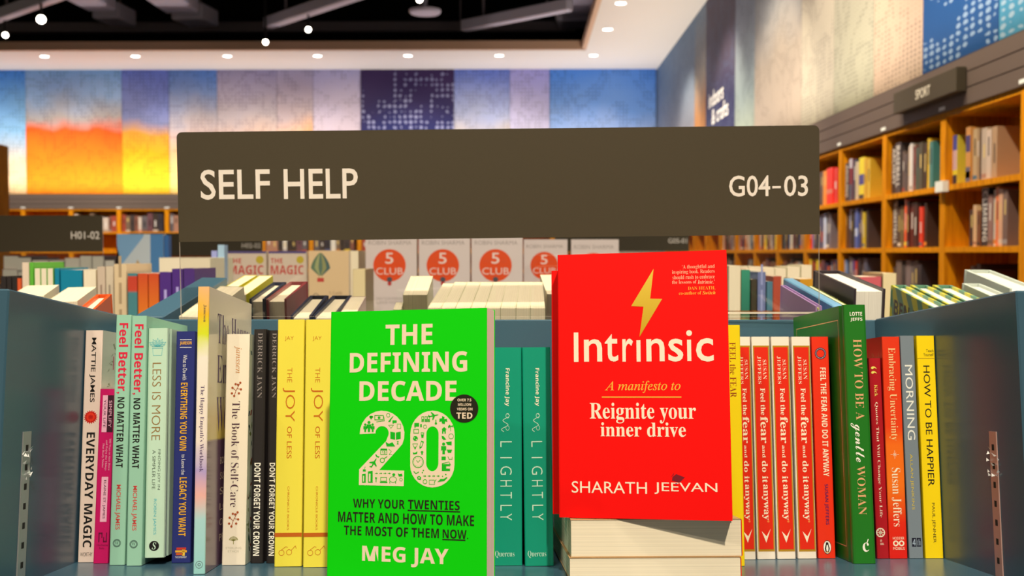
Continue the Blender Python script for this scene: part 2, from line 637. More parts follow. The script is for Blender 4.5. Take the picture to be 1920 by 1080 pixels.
# ------------------------------------------------------------------ the blue display unit in front
BLUE = mat((57, 84, 92), rough=0.27, spec=0.5, noise=0.06)
STEEL = mat((176, 168, 150), rough=0.35, metal=0.6)
HOLE = mat((30, 26, 22), rough=0.8)
RAILC = mat((150, 150, 140), rough=0.4)
unit = thing('display_shelf', BAY, 'steel blue open display shelf with slanted tier holding the row of self-help books', 'shelf')
PT = 0.034
for sx in (0, 1):
    b = MB()
    x0, x1 = (-PT, 0) if sx == 0 else (BAY_W, BAY_W + PT)
    b.box((x0, 0, -0.16), (x1, BAY_D, BAY_H), BLUE, bev=0.0012)
    p = b.build('side_panel', unit)
    # slotted steel strip let into the panel face
    u = 0.0 if sx == 0 else BAY_W
    top = hit(BAY, 50 if sx == 0 else 1862, 809, 0, u)
    e0 = hit(BAY, 42.5 if sx == 0 else 1856, 810, 0, u).y
    e1 = hit(BAY, 57 if sx == 0 else 1869, 810, 0, u).y
    a0, a1 = min(e0, e1), max(e0, e1)
    r = MB()
    s = 0.0009 if sx == 0 else -0.0009
    r.box((min(u, u + s), a0, 0.0005), (max(u, u + s), a1, top.z), STEEL if sx == 0 else mat((196, 150, 128), rough=0.4, metal=0.4))
    k = 0
    while True:
        z = top.z - 0.0125 - k * 0.0147
        if z < 0.006:
            break
        c = (a0 + a1) / 2
        q = u + s * 1.08
        r.poly([(q, c - (a1 - a0) * .17, z - .0024), (q, c + (a1 - a0) * .17, z - .0024), (q, c + (a1 - a0) * .17, z + .0024), (q, c - (a1 - a0) * .17, z + .0024)], HOLE)
        k += 1
    # crumpled clear tape left on the strip
    tp = hit(BAY, 47 if sx == 0 else 1866, 872 if sx == 0 else 870, 0, u)
    rnd = random.Random(3 + sx)
    tape = mat((225, 215, 205), rough=0.15, spec=0.9)
    for j in range(14):
        y, z = tp.y + rnd.uniform(-.009, .009), tp.z + rnd.uniform(-.012, .012)
        w = 0.0035
        r.poly([(u + s * (1.2 + rnd.random() * 3), y, z), (u + s * (1.2 + rnd.random() * 3), y + rnd.uniform(-w, w), z + w * .8), (u + s * 1.3, y + rnd.uniform(-w, w), z + w * .2)], tape)
    r.build('slotted_strip', p)
b = MB(); b.box((0, -0.004, -0.02), (BAY_W, BAY_D, 0), BLUE); b.build('shelf_board', unit)
b = MB(); b.box((-PT, BAY_D, -0.16), (BAY_W + PT, BAY_D + .03, BAY_H - .0006), BLUE, bev=0.0012); b.build('back_panel', unit)
RIDGE_Y = 1.075
b = MB()
inv = BAY.inverted()
b.box((-0.40, 0.84, 0.0), (0.39, 1.105, 1.02), BLUE, M=inv)
b.box((-0.40, 0.80, 1.0), (0.39, 1.0, 1.06), BLUE, M=inv)
b.build('base_cabinet', unit)


# ------------------------------------------------------------------ books on the front shelf
class ShelfBook(Book):
    """A book standing on the slanted shelf; its spine corners are given where they show (top and bottom edge)."""

    prev = None

    def __init__(self, top, bot, cover, d=0.128, v=None, w0=0.0, **k):
        (x0t, x1t, yt), (x0b, x1b, yb) = top, bot
        if v is None:
            v = hit(BAY, (x0b + x1b) / 2, yb, 2, w0).y
        self.yt, self.yb = yt, yb
        p0, p1 = hit(BAY, x0b, yb, 1, v), hit(BAY, x1b, yb, 1, v)
        q0, q1 = hit(BAY, x0t, yt, 1, v), hit(BAY, x1t, yt, 1, v)
        h = (q0.z + q1.z) / 2 - w0
        lean = math.atan2((q0.x + q1.x - p0.x - p1.x) / 2, h)
        t = ((p1.x - p0.x) + (q1.x - q0.x)) / 2 - 0.0006
        d = min(d, BAY_D - v - 0.003)
        s = math.tan(lean)
        x0 = p0.x + 0.0002
        x0 += max(0, 0.0006 - x0, 0.0006 - x0 - h * s)
        if ShelfBook.prev is not None:                    # do not press into the neighbour
            e, se, he = ShelfBook.prev
            g = max(0, e + 0.0002 - x0, e + min(h, he) * se + 0.0002 - x0 - min(h, he) * s)
            if g < 0.006:
                x0, t = x0 + g, t - g
        over = max(x0 + t - BAY_W + 0.0006, x0 + t + h * s - BAY_W + 0.0006)
        t -= max(0, over)
        ShelfBook.prev = (x0 + t, s, h)
        M = BAY @ Matrix.Translation((x0, v, w0 + 0.0003 + max(0, math.sin(lean)) * t)) @ Matrix.Rotation(lean, 4, 'Y')
        super().__init__(M, t, h, d, cover, **k)

    def y(self, py):
        return (py - self.yt) / (self.yb - self.yt) * self.h

    def down(self, s, y0, y1, a0, a1, m, style='sans', lift=1):
        self.spine.text(s, self.y(y0), self.y(y1), a0 * self.t, a1 * self.t, m, style, lift)

    def across(self, s, y0, y1, a0, a1, m, style='sans', lift=1):
        self.spineh.text(s, a0 * self.t, a1 * self.t, self.h - self.y(y1), self.h - self.y(y0), m, style, lift)

    def band(self, y0, y1, m, a0=0.0, a1=1.0, lift=1):
        self.spineh.rect(a0 * self.t, a1 * self.t, self.h - self.y(y1), self.h - self.y(y0), m, lift)

    def rim(self, y0, y1, a0, a1, w, m, lift=1):
        self.spineh.frame(a0 * self.t, a1 * self.t, self.h - self.y(y1), self.h - self.y(y0), w, m, lift)

    def at(self, a, py):
        return a * self.t, self.h - self.y(py)


BLACK = mat((22, 18, 16)); CREAM = mat((244, 220, 180)); WHT = mat((246, 228, 200))
REDI = mat((214, 32, 48)); GOLD = mat((190, 150, 40)); SAND = mat((196, 152, 96))

# 1 white paperback with a red flower
k = ShelfBook((152.5, 187, 620), (137.5, 172, 1055), mat((226, 196, 168), rough=.4), d=.138)
k.down('MATTIE JAMES', 634, 757, .30, .64, BLACK, 'medium')
cx, cy = k.at(.46, 785)
rnd = random.Random(5)
for ringn, (rr, n, c) in enumerate(((.0062, 18, (196, 26, 18)), (.0045, 14, (226, 52, 26)), (.0025, 10, (184, 20, 16)))):
    m = mat(c)
    for i in range(n):
        a = 2 * math.pi * (i + .5 * ringn) / n
        ca, sa, da = math.cos(a), math.sin(a), 0.22
        k.spineh.poly([(cx, cy), (cx + rr * .7 * math.cos(a - da), cy + rr * .7 * math.sin(a - da)), (cx + rr * ca, cy + rr * sa),
                       (cx + rr * .7 * math.cos(a + da), cy + rr * .7 * math.sin(a + da))], m, 1 + ringn)
k.down('EVERYDAY MAGIC', 814, 1028, .26, .74, BLACK, 'bold')
k.across('WORTHY', 1037, 1044, .14, .82, BLACK, 'sans')
fr = k.front
fr.rect(.0, k.d, 0, k.h, mat((222, 206, 178)), .5)
wre = mat((150, 140, 108))
for i in range(60):
    a = rnd.uniform(-2.4, 2.4)
    x, y = .05 + .036 * math.cos(a + 3.14) + rnd.uniform(-.004, .004), k.h - .045 + .036 * math.sin(a) + rnd.uniform(-.004, .004)
    fr.poly([(x, y), (x + .004, y + .0012), (x + .006, y + rnd.uniform(-.004, .004))], wre, 1)
fr.text('MAGIC', .034, .118, k.h - .0365, k.h - .0225, BLACK, 'thin')
fr.rect(.028, .0305, k.h - .034, k.h - .022, mat((214, 90, 110)))
fr.text('EVERYDAY', .034, .10, k.h - .016, k.h - .012, mat((200, 40, 70)), 'thin')
k.finish('book', 'white paperback with black spine capitals and a red flower, standing against the blue panel')

# 2 small magenta paperback
pink = mat((198, 12, 84)); palep = mat((238, 170, 176))
k = ShelfBook((187, 216, 730), (173.5, 203, 1057), pink, d=.11)
k.band(742, 812, mat((60, 22, 34)), .56, .97)
k.band(742, 812, palep, .22, .56)
k.down('SIMPLIFY', 752, 803, .66, .86, palep, 'sans', 2)
k.down('YOUR LIFE', 750, 803, .31, .47, mat((90, 40, 60)), 'sans', 2)
for s, y0, y1, a in (('100 Ways to Slow Down', 824, 884, .74), ('and Enjoy the Things', 827, 884, .52), ('That Really Matter', 833, 879, .30)):
    k.down(s, y0, y1, a, a + .16, palep, 'serif')
k.band(896, 980, palep, .36, .80)
k.down('ELAINE ST. JAMES', 902, 974, .48, .68, mat((60, 22, 40)), 'sans', 2)
dk = mat((110, 12, 50))
for (a0, a1, y0, y1) in ((.30, .38, 1000, 1018), (.80, .88, 1000, 1018), (.30, .55, 1000, 1003), (.62, .88, 1015, 1018), (.50, .57, 1000, 1010), (.62, .69, 1008, 1018)):
    k.band(y0, y1, dk, a0, a1)
k.across('Hachette', 1021, 1025, .22, .95, dk); k.across('Books', 1027, 1031, .38, .72, dk)
k.finish('book', 'short magenta paperback with a pink author box, beside the white book with red flower')

# 3, 4 mint paperbacks
mint = mat((150, 190, 152), rough=.42); mintred = mat((214, 30, 56)); coral = mat((206, 66, 56))
for (top, bot, dy, lab) in (((218.5, 247.5, 591), (204, 235.5, 1060), 0, 'first of two mint green paperbacks with red lettering, next to the magenta book'),
                            ((248.5, 276, 593), (236, 268, 1061.5), 2, 'second mint green paperback with red lettering, touching the pale book with a potted plant')):
    k = ShelfBook(top, bot, mint, d=.13)
    k.down('Feel Better,', 607 + dy, 741 + dy, .14, .84, mintred, 'black')
    k.down('NO MATTER WHAT', 748 + dy, 880 + dy, .24, .70, BLACK, 'bold')
    k.down('MICHAEL JAMES', 912 + dy, 995 + dy, .26, .62, coral, 'medium')
    cx, cy = k.at(.46, 1020 + dy)
    k.spineh.ring(cx, cy, .0030, .0034, mat((60, 84, 70))); k.spineh.ring(cx, cy, .0022, .0028, mat((80, 104, 86)))
    k.across('W', 1017 + dy, 1023 + dy, .34, .58, mat((60, 84, 70)), 'serif')
    k.front.text('Feel', .02, .09, k.h - .05, k.h - .02, mintred, 'black')
    k.finish('book', lab, group='mint paperbacks')

# 5 pale green hardback with a succulent
pale = mat((190, 210, 172), rough=.4)
k = ShelfBook((276, 315.5, 616), (269, 308, 1045), pale, d=.12, v=.1375, w0=.006, hard=True)
teal = mat((84, 176, 168)); brown = mat((146, 106, 52)); sage = mat((92, 104, 84))
cx, cy = k.at(.50, 668)
sp = k.spineh
sp.stroke([(cx - .0042, cy + .006), (cx - .0036, cy), (cx + .0036, cy), (cx + .0042, cy + .006)], .0003, teal)
sp.rect(cx - .0048, cx + .0048, cy + .006, cy + .0064, teal); sp.rect(cx - .0048, cx + .0048, cy + .0074, cy + .0078, teal)
for i in range(11):
    a = math.radians(90 + (i - 5) * 15)
    l = .0072 if i % 2 else .0058
    ux, uy = math.cos(a), math.sin(a)
    bx, by = cx + ux * .001, cy + .0078
    mx, my = bx + ux * l * .5, by + uy * l * .5
    sp.stroke([(bx, by), (mx - uy * .0011, my + ux * .0011), (bx + ux * l, by + uy * l), (mx + uy * .0011, my - ux * .0011), (bx, by)], .00026, teal)
k.down('LESS IS MORE', 682, 828, .26, .70, brown, 'thin')
k.down('FINDING JOY IN', 845, 920, .58, .74, sage); k.down('A SIMPLER LIFE', 846, 919, .33, .49, sage)
k.down('ROBIN JAMES', 937, 1003, .40, .58, teal)
cx, cy = k.at(.49, 1023.5)
k.spineh.disc(cx, cy, .0042, .0042, BLACK); k.across('S', 1017, 1030, .38, .60, pale, 'bital', 2)
k.finish('book', 'pale green hardback with a drawn potted succulent at the top of its spine')

# 6 navy paperback with orange lettering
navy = mat((38, 44, 100), rough=.4); orange = mat((232, 164, 34)); offw = mat((222, 212, 206))
k = ShelfBook((330.5, 367, 622), (320.5, 358, 1056), navy, d=.13)
for y in (637.5, 652):
    k.band(y, y + 1.4, offw, .2, .82)
k.across('JAMESON', 641, 649, .2, .82, orange, 'bold')
k.down('What to Do with', 667, 715, .38, .60, offw)
k.down('EVERYTHING YOU OWN', 720, 848, .30, .66, orange, 'bold')
k.down('to Leave the', 855, 893, .42, .62, offw)
k.down('LEGACY YOU WANT', 898, 1007, .34, .72, orange, 'bold')
for (y0, y1, a0, a1, c) in ((1028, 1032, .26, .76, (196, 50, 30)), (1033, 1037, .2, .80, (228, 160, 40)), (1038, 1042, .24, .60, (196, 80, 30)), (1031, 1043, .56, .70, (240, 190, 60))):
    k.band(y0, y1, mat(c), a0, a1)
k.across('THE EXPERIMENT', 1044, 1047.5, .2, .8, offw)
k.finish('book', 'navy blue paperback with orange spine capitals, between the succulent hardback and the tall workbook')

# 7 tall workbook standing forward, watercolour spine
wash = gradient_mat([(0.0, (150, 196, 176)), (.18, (168, 200, 184)), (.27, (232, 168, 146)), (.36, (176, 150, 180)), (.46, (236, 212, 184)), (.74, (240, 222, 190)), (.82, (214, 214, 40)),
                     (.92, (236, 180, 40)), (1.0, (236, 176, 110))], 2, 0, .232, rough=.16, wobble=.10, scale=40)
wcov = gradient_mat([(0.0, (92, 62, 78)), (.455, (98, 66, 82)), (.46, (206, 176, 84)), (.53, (206, 172, 96)), (.62, (214, 196, 150)), (1.0, (222, 206, 170))], 2, 0, .232, rough=.2)
k = ShelfBook((370, 393.5, 538), (361.5, 384.5, 1077), wcov, d=.165, spine=wash)
purple = mat((76, 50, 84)); dgrey = mat((70, 62, 66))
k.down('Jameson', 573, 606, .50, .78, dgrey, 'serif')
k.down('The Happy Empath’s Workbook', 727, 889, .30, .72, purple, 'serif')
cx, cy = k.at(.5, 1060)
k.spineh.ring(cx, cy, .0026, .0029, dgrey); k.spineh.ring(cx, cy, .0008, .0012, dgrey)
fr = k.front
for s, y0, y1, x1 in (('The Happy', .053, .020, .155), ('Empath’s', .086, .055, .155), ('Workbook', .120, .091, .155)):
    fr.text(s, .030, x1, k.h - y0, k.h - y1, purple, 'serif')
for i, s in enumerate(('BOUNDARIES', 'SUPPORT', 'SELF', 'LOVE', 'OTHERS', 'PEOPLE')):
    fr.text(s, .046, .10, k.h - .148 - i * .013, k.h - .142 - i * .013, mat((206, 176, 140)))
k.finish('book', 'tall glossy workbook with a yellow and white watercolour spine, standing forward of the row')

# 8 cream paperback with sprigs
cream8 = mat((238, 216, 180), rough=.45)
k = ShelfBook((424, 469.5, 627), (415, 460, 1060), cream8, d=.13)
rust = mat((166, 74, 34)); plum = mat((84, 54, 60)); olive = mat((150, 140, 70))


def sprig(k, a, y0, y1, m):
    (x, ya), (_, yb) = k.at(a, y1), k.at(a, y0)
    h = yb - ya
    k.spineh.stroke([(x - .002, ya), (x - .0006, ya + h * .4), (x + .0012, ya + h * .7), (x + .003, yb)], .0005, m)
    k.spineh.stroke([(x - .0006, ya + h * .4), (x - .0036, ya + h * .62)], .0005, m)
    k.spineh.stroke([(x + .0004, ya + h * .55), (x + .0036, ya + h * .5)], .0005, m)
    for (dx, f) in ((-.002, 0), (.003, 1), (-.0036, .62), (.0036, .5), (-.004, .2), (.001, .85), (-.001, .9), (.002, .2)):
        k.spineh.disc(x + dx, ya + h * f, .0010, .0010, m, 2, 8)


k.down('janssen', 650, 702, .34, .66, mat((206, 140, 82)), 'ital')
sprig(k, .48, 720, 745, rust)
k.down('The Book of Self-Care', 755, 953, .30, .64, plum, 'serif')
sprig(k, .48, 963, 989, rust)
cx, cy = k.at(.48, 1022)
k.spineh.rect(cx - .0003, cx + .0003, cy, cy + .004, olive)
for i in range(9):
    a = math.radians(20 + i * 17.5)
    k.spineh.stroke([(cx, cy + .0028), (cx + .0034 * math.cos(a), cy + .0028 + .0032 * math.sin(a))], .0004, olive)
    k.spineh.disc(cx + .0036 * math.cos(a), cy + .0028 + .0034 * math.sin(a), .0005, .0005, olive, 1, 6)
pg = mat((196, 180, 146))
k.across('STERLING', 1027, 1031, .16, .82, pg); k.across('ETHOS', 1033, 1037, .26, .72, pg)
rnd = random.Random(11)
lf = [mat(c) for c in ((22, 66, 46), (34, 84, 60), (110, 120, 52), (150, 50, 30), (38, 70, 84))]
k.front.rect(0, k.d, 0, k.h, mat((214, 210, 178)), .5)
for i in range(150):
    x, y, a, l = rnd.uniform(.004, .12), rnd.uniform(.008, k.h - .008), rnd.uniform(0, 6.3), rnd.uniform(.005, .010)
    c, s = math.cos(a) * l, math.sin(a) * l
    k.front.poly([(x, y), (x + c * .5 - s * .25, y + s * .5 + c * .25), (x + c, y + s), (x + c * .5 + s * .25, y + s * .5 - c * .25)], rnd.choice(lf))
k.finish('book', 'cream paperback with rust coloured sprigs on its spine and a leafy printed cover')

# 9, 10 black paperbacks
coal = mat((34, 28, 26), rough=.5); ash = mat((140, 124, 112)); hing = mat((20, 17, 16))
for (top, bot, lab) in (((477, 501, 618), (468, 496, 1056.5), 'first black hardback with white capitals low on its spine, beside the leafy cover'),
                        ((503.5, 526, 620), (498, 521, 1056.5), 'second black hardback, partly tucked behind the first yellow book')):
    k = ShelfBook(top, bot, coal, d=.13, hard=True)
    k.down('DERRICK JAXN', 625, 749, .30, .70, ash, 'serif')
    k.down('DON’T FORGET YOUR CROWN', 871, 1043, .22, .70, WHT, 'bold')
    k.finish('book', lab, group='black hardbacks')

# 11, 12 yellow books
yel = mat((232, 206, 62), rough=.42); ybr = mat((196, 96, 16))
for (top, bot, lab) in (((521, 572, 600), (513.5, 566.5, 1063), 'pale yellow book with orange spine lettering, beside the black hardbacks'),
                        ((573, 624, 600), (567.5, 620, 1064), 'pale yellow book with orange spine lettering, half hidden by the green front cover')):
    k = ShelfBook(top, bot, yel, d=.12)
    k.across('JAY', 632, 641, .27, .60, ybr, 'thin')
    k.down('THE', 692, 720, .38, .56, ybr, 'thin')
    k.down('JOY', 730, 794, .22, .68, ybr, 'thin')
    k.down('OF LESS', 803, 863, .40, .58, ybr, 'sans')
    k.down('CHRONICLE BOOKS', 915, 996, .45, .52, ybr)
    k.band(1001, 1008.5, mat((190, 88, 14)))
    cx, cy = k.at(.46, 1040)
    sp = k.spineh
    sp.ring(cx - .0045, cy + .001, .0020, .0024, ybr); sp.ring(cx + .0018, cy + .0014, .0020, .0024, ybr)
    sp.stroke([(cx - .0045, cy + .0034), (cx - .001, cy + .006), (cx + .0005, cy + .0055)], .0004, ybr)
    sp.stroke([(cx + .0036, cy + .003), (cx + .007, cy + .0066), (cx + .0078, cy + .0045)], .0004, ybr)
    k.finish('book', lab, group='pale yellow books')

# 14, 15 teal green books
teal14 = mat((16, 142, 104), rough=.3); mintk = mat((196, 216, 180))
for (top, bot, lab) in (((922, 979, 652), (922, 980.5, 1061), 'emerald green book with thin white lettering, beside the upright green front cover'),
                        ((981, 1032.5, 652), (982, 1044, 1062), 'emerald green book with thin white lettering, beside the red front cover and its stack')):
    k = ShelfBook(top, bot, teal14, d=.128)
    k.down('Francine Jay', 692, 764, .42, .60, CREAM, 'bold')
    x0, x1 = k.y(778), k.y(812)
    sp = k.spine
    pts = [(x0 + (x1 - x0) * i / 16, k.t * (.50 + .10 * math.sin(i * .78) - .006 * i)) for i in range(17)]
    sp.stroke(pts, .0005, mintk)
    for cx, r in ((.12, .0022), (.80, .0022)):
        sp.ring(x0 + (x1 - x0) * cx, k.t * .52, r - .0004, r, mintk, k=.7)
    n = 7
    for ch, y0, y1 in (('L', 830, 841), ('I', 860, 862), ('G', 877, 893), ('H', 903, 915), ('T', 925, 937), ('L', 949, 960), ('Y', 965, 978)):
        k.down(ch, y0, y1, .28, .66, mintk, 'thin')
    k.across('Quercus', 1034, 1047, .10, .74, mintk, 'serif')
    k.finish('book', lab, group='emerald books')

# 18 yellow paperback behind the red cover
yel2 = mat((250, 208, 10), rough=.4); redbr = mat((150, 60, 10))
k = ShelfBook((1352, 1388.5, 610), (1361, 1397.5, 1062), yel2, d=.13)
k.down('FEEL the FEAR', 643, 748, .40, .74, redbr, 'serif')
k.down('And do it anyway', 800, 980, .24, .36, redbr, 'serif')
k.finish('book', 'bright yellow paperback showing its spine between the red cover and the white and red row')

# 19-22 white and red paperbacks
shell = mat((238, 218, 186), rough=.4); redp = mat((222, 36, 10), rough=.4); goldb = mat((176, 128, 26)); lace = mat((248, 218, 176))
tops = ((1378, 1407.5, 632), (1408.5, 1443.5, 632), (1446, 1480.5, 632), (1483, 1519.5, 632))
bots = ((1388, 1418.5, 1049.5), (1420, 1455.5, 1049), (1457.5, 1494, 1048.5), (1496, 1532, 1048))
labs = ('red and white paperback with gold frame, beside the bright yellow spine', 'second red and white gold-framed paperback, counted from the bright yellow spine',
        'third red and white gold-framed paperback, counted from the bright yellow spine', 'fourth red and white gold-framed paperback, touching the plain red spine')
for top, bot, lab in zip(tops, bots, labs):
    k = ShelfBook(top, bot, shell, d=.128)
    k.band(649, 1035, goldb, .06, .96, 1)
    k.band(652, 1031, redp, .12, .89, 2)
    k.down('SUSAN', 676, 713, .58, .78, lace, 'serif', 3); k.down('JEFFERS', 669, 722, .28, .48, lace, 'serif', 3)
    k.down('Feel the', 730, 781, .40, .66, lace, 'serifbold', 3)
    k.down('fear', 784, 834, .36, .78, lace, 'serifbold', 3)
    k.down('and', 838, 861, .42, .60, lace, 'serifbold', 3)
    k.down('do it', 867, 908, .38, .70, lace, 'serifbold', 3)
    k.down('anyway', 911, 977, .32, .66, lace, 'serifbold', 3)
    cx, cy = k.at(.64, 979.5)
    k.spineh.disc(cx, cy, .0010, .0010, mat((232, 120, 50)), 3, 12)
    sx, sy = k.at(.5, 1006)
    k.spineh.poly([(sx - .0038, sy + .004), (sx, sy - .006), (sx + .0042, sy + .006), (sx + .0004, sy - .0005)], lace, 3)
    k.finish('book', lab, group='red and white paperbacks')

# 23 plain red paperback with a round badge and an oval bird mark
k = ShelfBook((1520.5, 1554, 632), (1534.5, 1567.5, 1047.5), mat((230, 46, 16), rough=.4), d=.128)
cx, cy = k.at(.50, 664)
ink = mat((30, 30, 66))
k.spineh.ring(cx, cy, .0034, .0052, ink)
for i in range(22):
    a = 2 * math.pi * i / 22
    k.spineh.disc(cx + .0043 * math.cos(a), cy + .0043 * math.sin(a), .00035, .00035, lace, 2, 5)
k.down('FEEL THE FEAR AND DO IT ANYWAY', 691, 896, .44, .78, lace, 'bold')
k.down('SUSAN JEFFERS', 910, 986, .44, .68, mat((96, 22, 70)), 'bold')
cx, cy = k.at(.52, 1027)
k.spineh.disc(cx, cy, .0035, .0058, WHT); k.spineh.ring(cx, cy, .0033, .0036, BLACK, 2, k=1.66)
k.spineh.poly([(cx - .0016, cy - .0040), (cx - .0022, cy - .0010), (cx - .0014, cy + .002), (cx - .0009, cy + .0042), (cx + .0009, cy + .0042), (cx + .0013, cy + .002),
               (cx + .0022, cy - .0010), (cx + .0014, cy - .0040)], BLACK, 2)
k.spineh.poly([(cx - .0007, cy - .0036), (cx - .0010, cy - .001), (cx - .0005, cy + .002), (cx + .0005, cy + .002), (cx + .0010, cy - .001), (cx + .0007, cy - .0036)], WHT, 3)
k.spineh.rect(cx - .0016, cx + .0016, cy - .0046, cy - .0040, mat((226, 150, 30)), 3)
k.finish('book', 'plain red paperback with a dark round badge, between the gold-framed row and the green hardback')

# 24 green hardback standing forward
grn = mat((30, 108, 24), rough=.38); rose = mat((222, 160, 104))
k = ShelfBook((1580.5, 1624, 572), (1600.5, 1643.5, 1057.5), grn, d=.150, hard=True)
k.across('LOTTE', 586, 593.5, .26, .82, WHT, 'bold'); k.across('JEFFS', 597, 604.5, .28, .82, WHT, 'bold')
k.down('HOW TO BE A', 638, 791, .36, .74, rose, 'serif')
k.down('gentle', 797, 870, .10, .66, WHT, 'script')
k.down('WOMAN', 877, 968, .30, .66, rose, 'serif')
k.across('c', 1019, 1036, .42, .70, WHT, 'serifbold'); k.spineh.stroke([k.at(.62, 1019), k.at(.68, 1013)], .0008, WHT)
k.back.frame(.010, k.d - .016, .012, k.h - .012, .0008, rose)
k.back.text('Lotte Jeffs', .040, .095, k.h - .058, k.h - .045, rose, 'serif')
k.finish('book', 'thick green hardback with rose gold spine lettering, standing forward and taller than its neighbours')

# 25 short dark red paperback
dred = mat((172, 16, 26), rough=.4)
k = ShelfBook((1624.5, 1652, 672), (1644.5, 1664.5, 1048), dred, d=.128)
ylw = mat((238, 214, 90))
k.down('“', 688, 702, .15, .62, ylw, 'serifbold')
k.down('Kick', 723, 745, .36, .62, ylw, 'serif')
k.down('Quotes That Will Change Your Life', 756, 972, .32, .60, lace, 'serif')
cx, cy = k.at(.36, 1000)
k.spineh.ring(cx, cy, .0030, .0040, lace); k.spineh.disc(cx, cy, .0012, .0012, lace)
for i in range(8):
    a = math.pi * i / 4
    k.spineh.stroke([(cx, cy), (cx + .0034 * math.cos(a), cy + .0034 * math.sin(a))], .0004, lace)
k.across('D', 1013, 1017, .3, .45, lace, 'serif'); k.across('un.', 1019, 1023, .3, .62, lace, 'serif')
k.finish('book', 'short dark red paperback squeezed between the green hardback and the orange-red spine')

# 26 orange-red paperback
embr = gradient_mat([(0.0, (220, 24, 12)), (.16, (226, 40, 14)), (.32, (240, 110, 20)), (.50, (244, 104, 20)), (.58, (232, 60, 16)), (1.0, (226, 52, 20))], 2, 0, .197)
k = ShelfBook((1653, 1687.5, 632), (1667, 1704, 1048), mat((206, 36, 22)), d=.128, spine=embr)
k.down('Embracing Uncertainty', 653, 829, .22, .72, mat((248, 200, 130)), 'serif')
cx, cy = k.at(.48, 855)
for i in range(8):
    a = math.pi * i / 4
    l = .0036 if i % 2 == 0 else .0018
    k.spineh.stroke([(cx, cy), (cx + l * math.cos(a), cy + l * math.sin(a))], .0003, lace)
k.down('Susan Jeffers', 880, 989, .22, .76, lace, 'serif')
k.across('HODDER', 1008, 1013, .2, .84, lace); k.across('MOBIUS', 1027, 1032, .2, .84, lace)
for s in (-1, 1):
    cx, cy = k.at(.52 + s * .16, 1020)
    k.spineh.ring(cx, cy, .0013, .0025, lace)
k.back.text('g Book', k.d - .034, k.d - .006, k.h - .026, k.h - .014, mat((196, 96, 60)), 'serif')
k.finish('book', 'orange-red paperback with cream condensed lettering and a star burst, beside the grey spine')

# 27 grey paperback
k = ShelfBook((1688.5, 1714.5, 630), (1705, 1734, 1047.5), mat((120, 126, 124), rough=.45), d=.128)
k.down('MORNING', 686, 828, .24, .78, mat((232, 222, 214)), 'sans')
k.down('ALLAN JENKINS', 854, 958, .28, .52, mat((206, 174, 56)), 'sans')
k.band(1010, 1026, mat((28, 28, 40)), .22, .52); k.band(1010, 1026, mat((28, 28, 40)), .56, .86)
k.across('4', 1012, 1024, .26, .48, mat((150, 158, 160)), 'bold', 2); k.across('th', 1012, 1024, .60, .82, mat((150, 158, 160)), 'serif', 2)
k.finish('book', 'slim grey paperback with white capitals, between the orange-red and yellow spines')

# 28 yellow paperback at the panel
k = ShelfBook((1716.5, 1756, 630), (1735.5, 1772.5, 1047.5), mat((250, 200, 12), rough=.4), d=.128)
k.across('Teach', 656, 661.5, .50, .92, BLACK); k.across('Yourself', 663, 669, .34, .92, BLACK)
k.band(672.5, 673.5, mat((170, 130, 20)))
k.down('HOW TO BE HAPPIER', 687, 914, .30, .66, BLACK, 'sans')
k.down('PAUL JENNER', 945, 1019, .42, .62, mat((60, 48, 20)), 'sans')
k.finish('book', 'yellow paperback with thin black spine capitals, standing against the blue panel beside the grey spine')


# ------------------------------------------------------------------ front covers turned to the aisle
def facing(tl, trx, wd, t, yaw):
    """Frame of a book whose front cover shows: cover normal = local x. Found from its top left corner, width and turn."""
    R = BAY.to_3x3()
    a = math.radians(yaw)
    X = R @ Vector((math.cos(a), -math.sin(a), 0))
    Z = R @ Vector((0, 0, 1))
    N = -(Z.cross(X))
    lo, hi = 0.3, 3.0
    d = ray(*tl)
    for _ in range(60):
        s = (lo + hi) / 2
        q = RC.transposed() @ (d * s + X * wd)
        px = 960 + F * q.x / -q.z
        lo, hi = (s, hi) if px > trx else (lo, s)
    TL = CAM + d * s
    return TL, N, X, Z


class FaceBook(Book):
    def px(self, x, y):
        p = hit(self.M, x, y, 0, self.t)
        return p.y, p.z

    def text_px(self, s, x0, x1, y0, y1, m, style='sans', lift=1):
        """Lettering whose left, right, top and bottom are given where they show (mid height, mid width)."""
        xm, ym = (x0 + x1) / 2, (y0 + y1) / 2
        self.front.text(s, self.px(x0, ym)[0], self.px(x1, ym)[0], self.px(xm, y1)[1], self.px(xm, y0)[1], m, style, lift)

    def rect_px(self, x0, x1, y0, y1, m, lift=1):
        xm, ym = (x0 + x1) / 2, (y0 + y1) / 2
        self.front.rect(self.px(x0, ym)[0], self.px(x1, ym)[0], self.px(xm, y1)[1], self.px(xm, y0)[1], m, lift)

    def poly_px(self, pts, m, lift=1):
        self.front.poly([self.px(*p) for p in pts], m, lift)

    def disc_px(self, x, y, r, m, lift=1, n=32):
        self.poly_px([(x + r * math.cos(2 * math.pi * i / n), y + r * math.sin(2 * math.pi * i / n)) for i in range(n)], m, lift)

    def stroke_px(self, pts, w, m, lift=1):
        self.front.stroke([self.px(*p) for p in pts], w * 0.00042, m, lift)


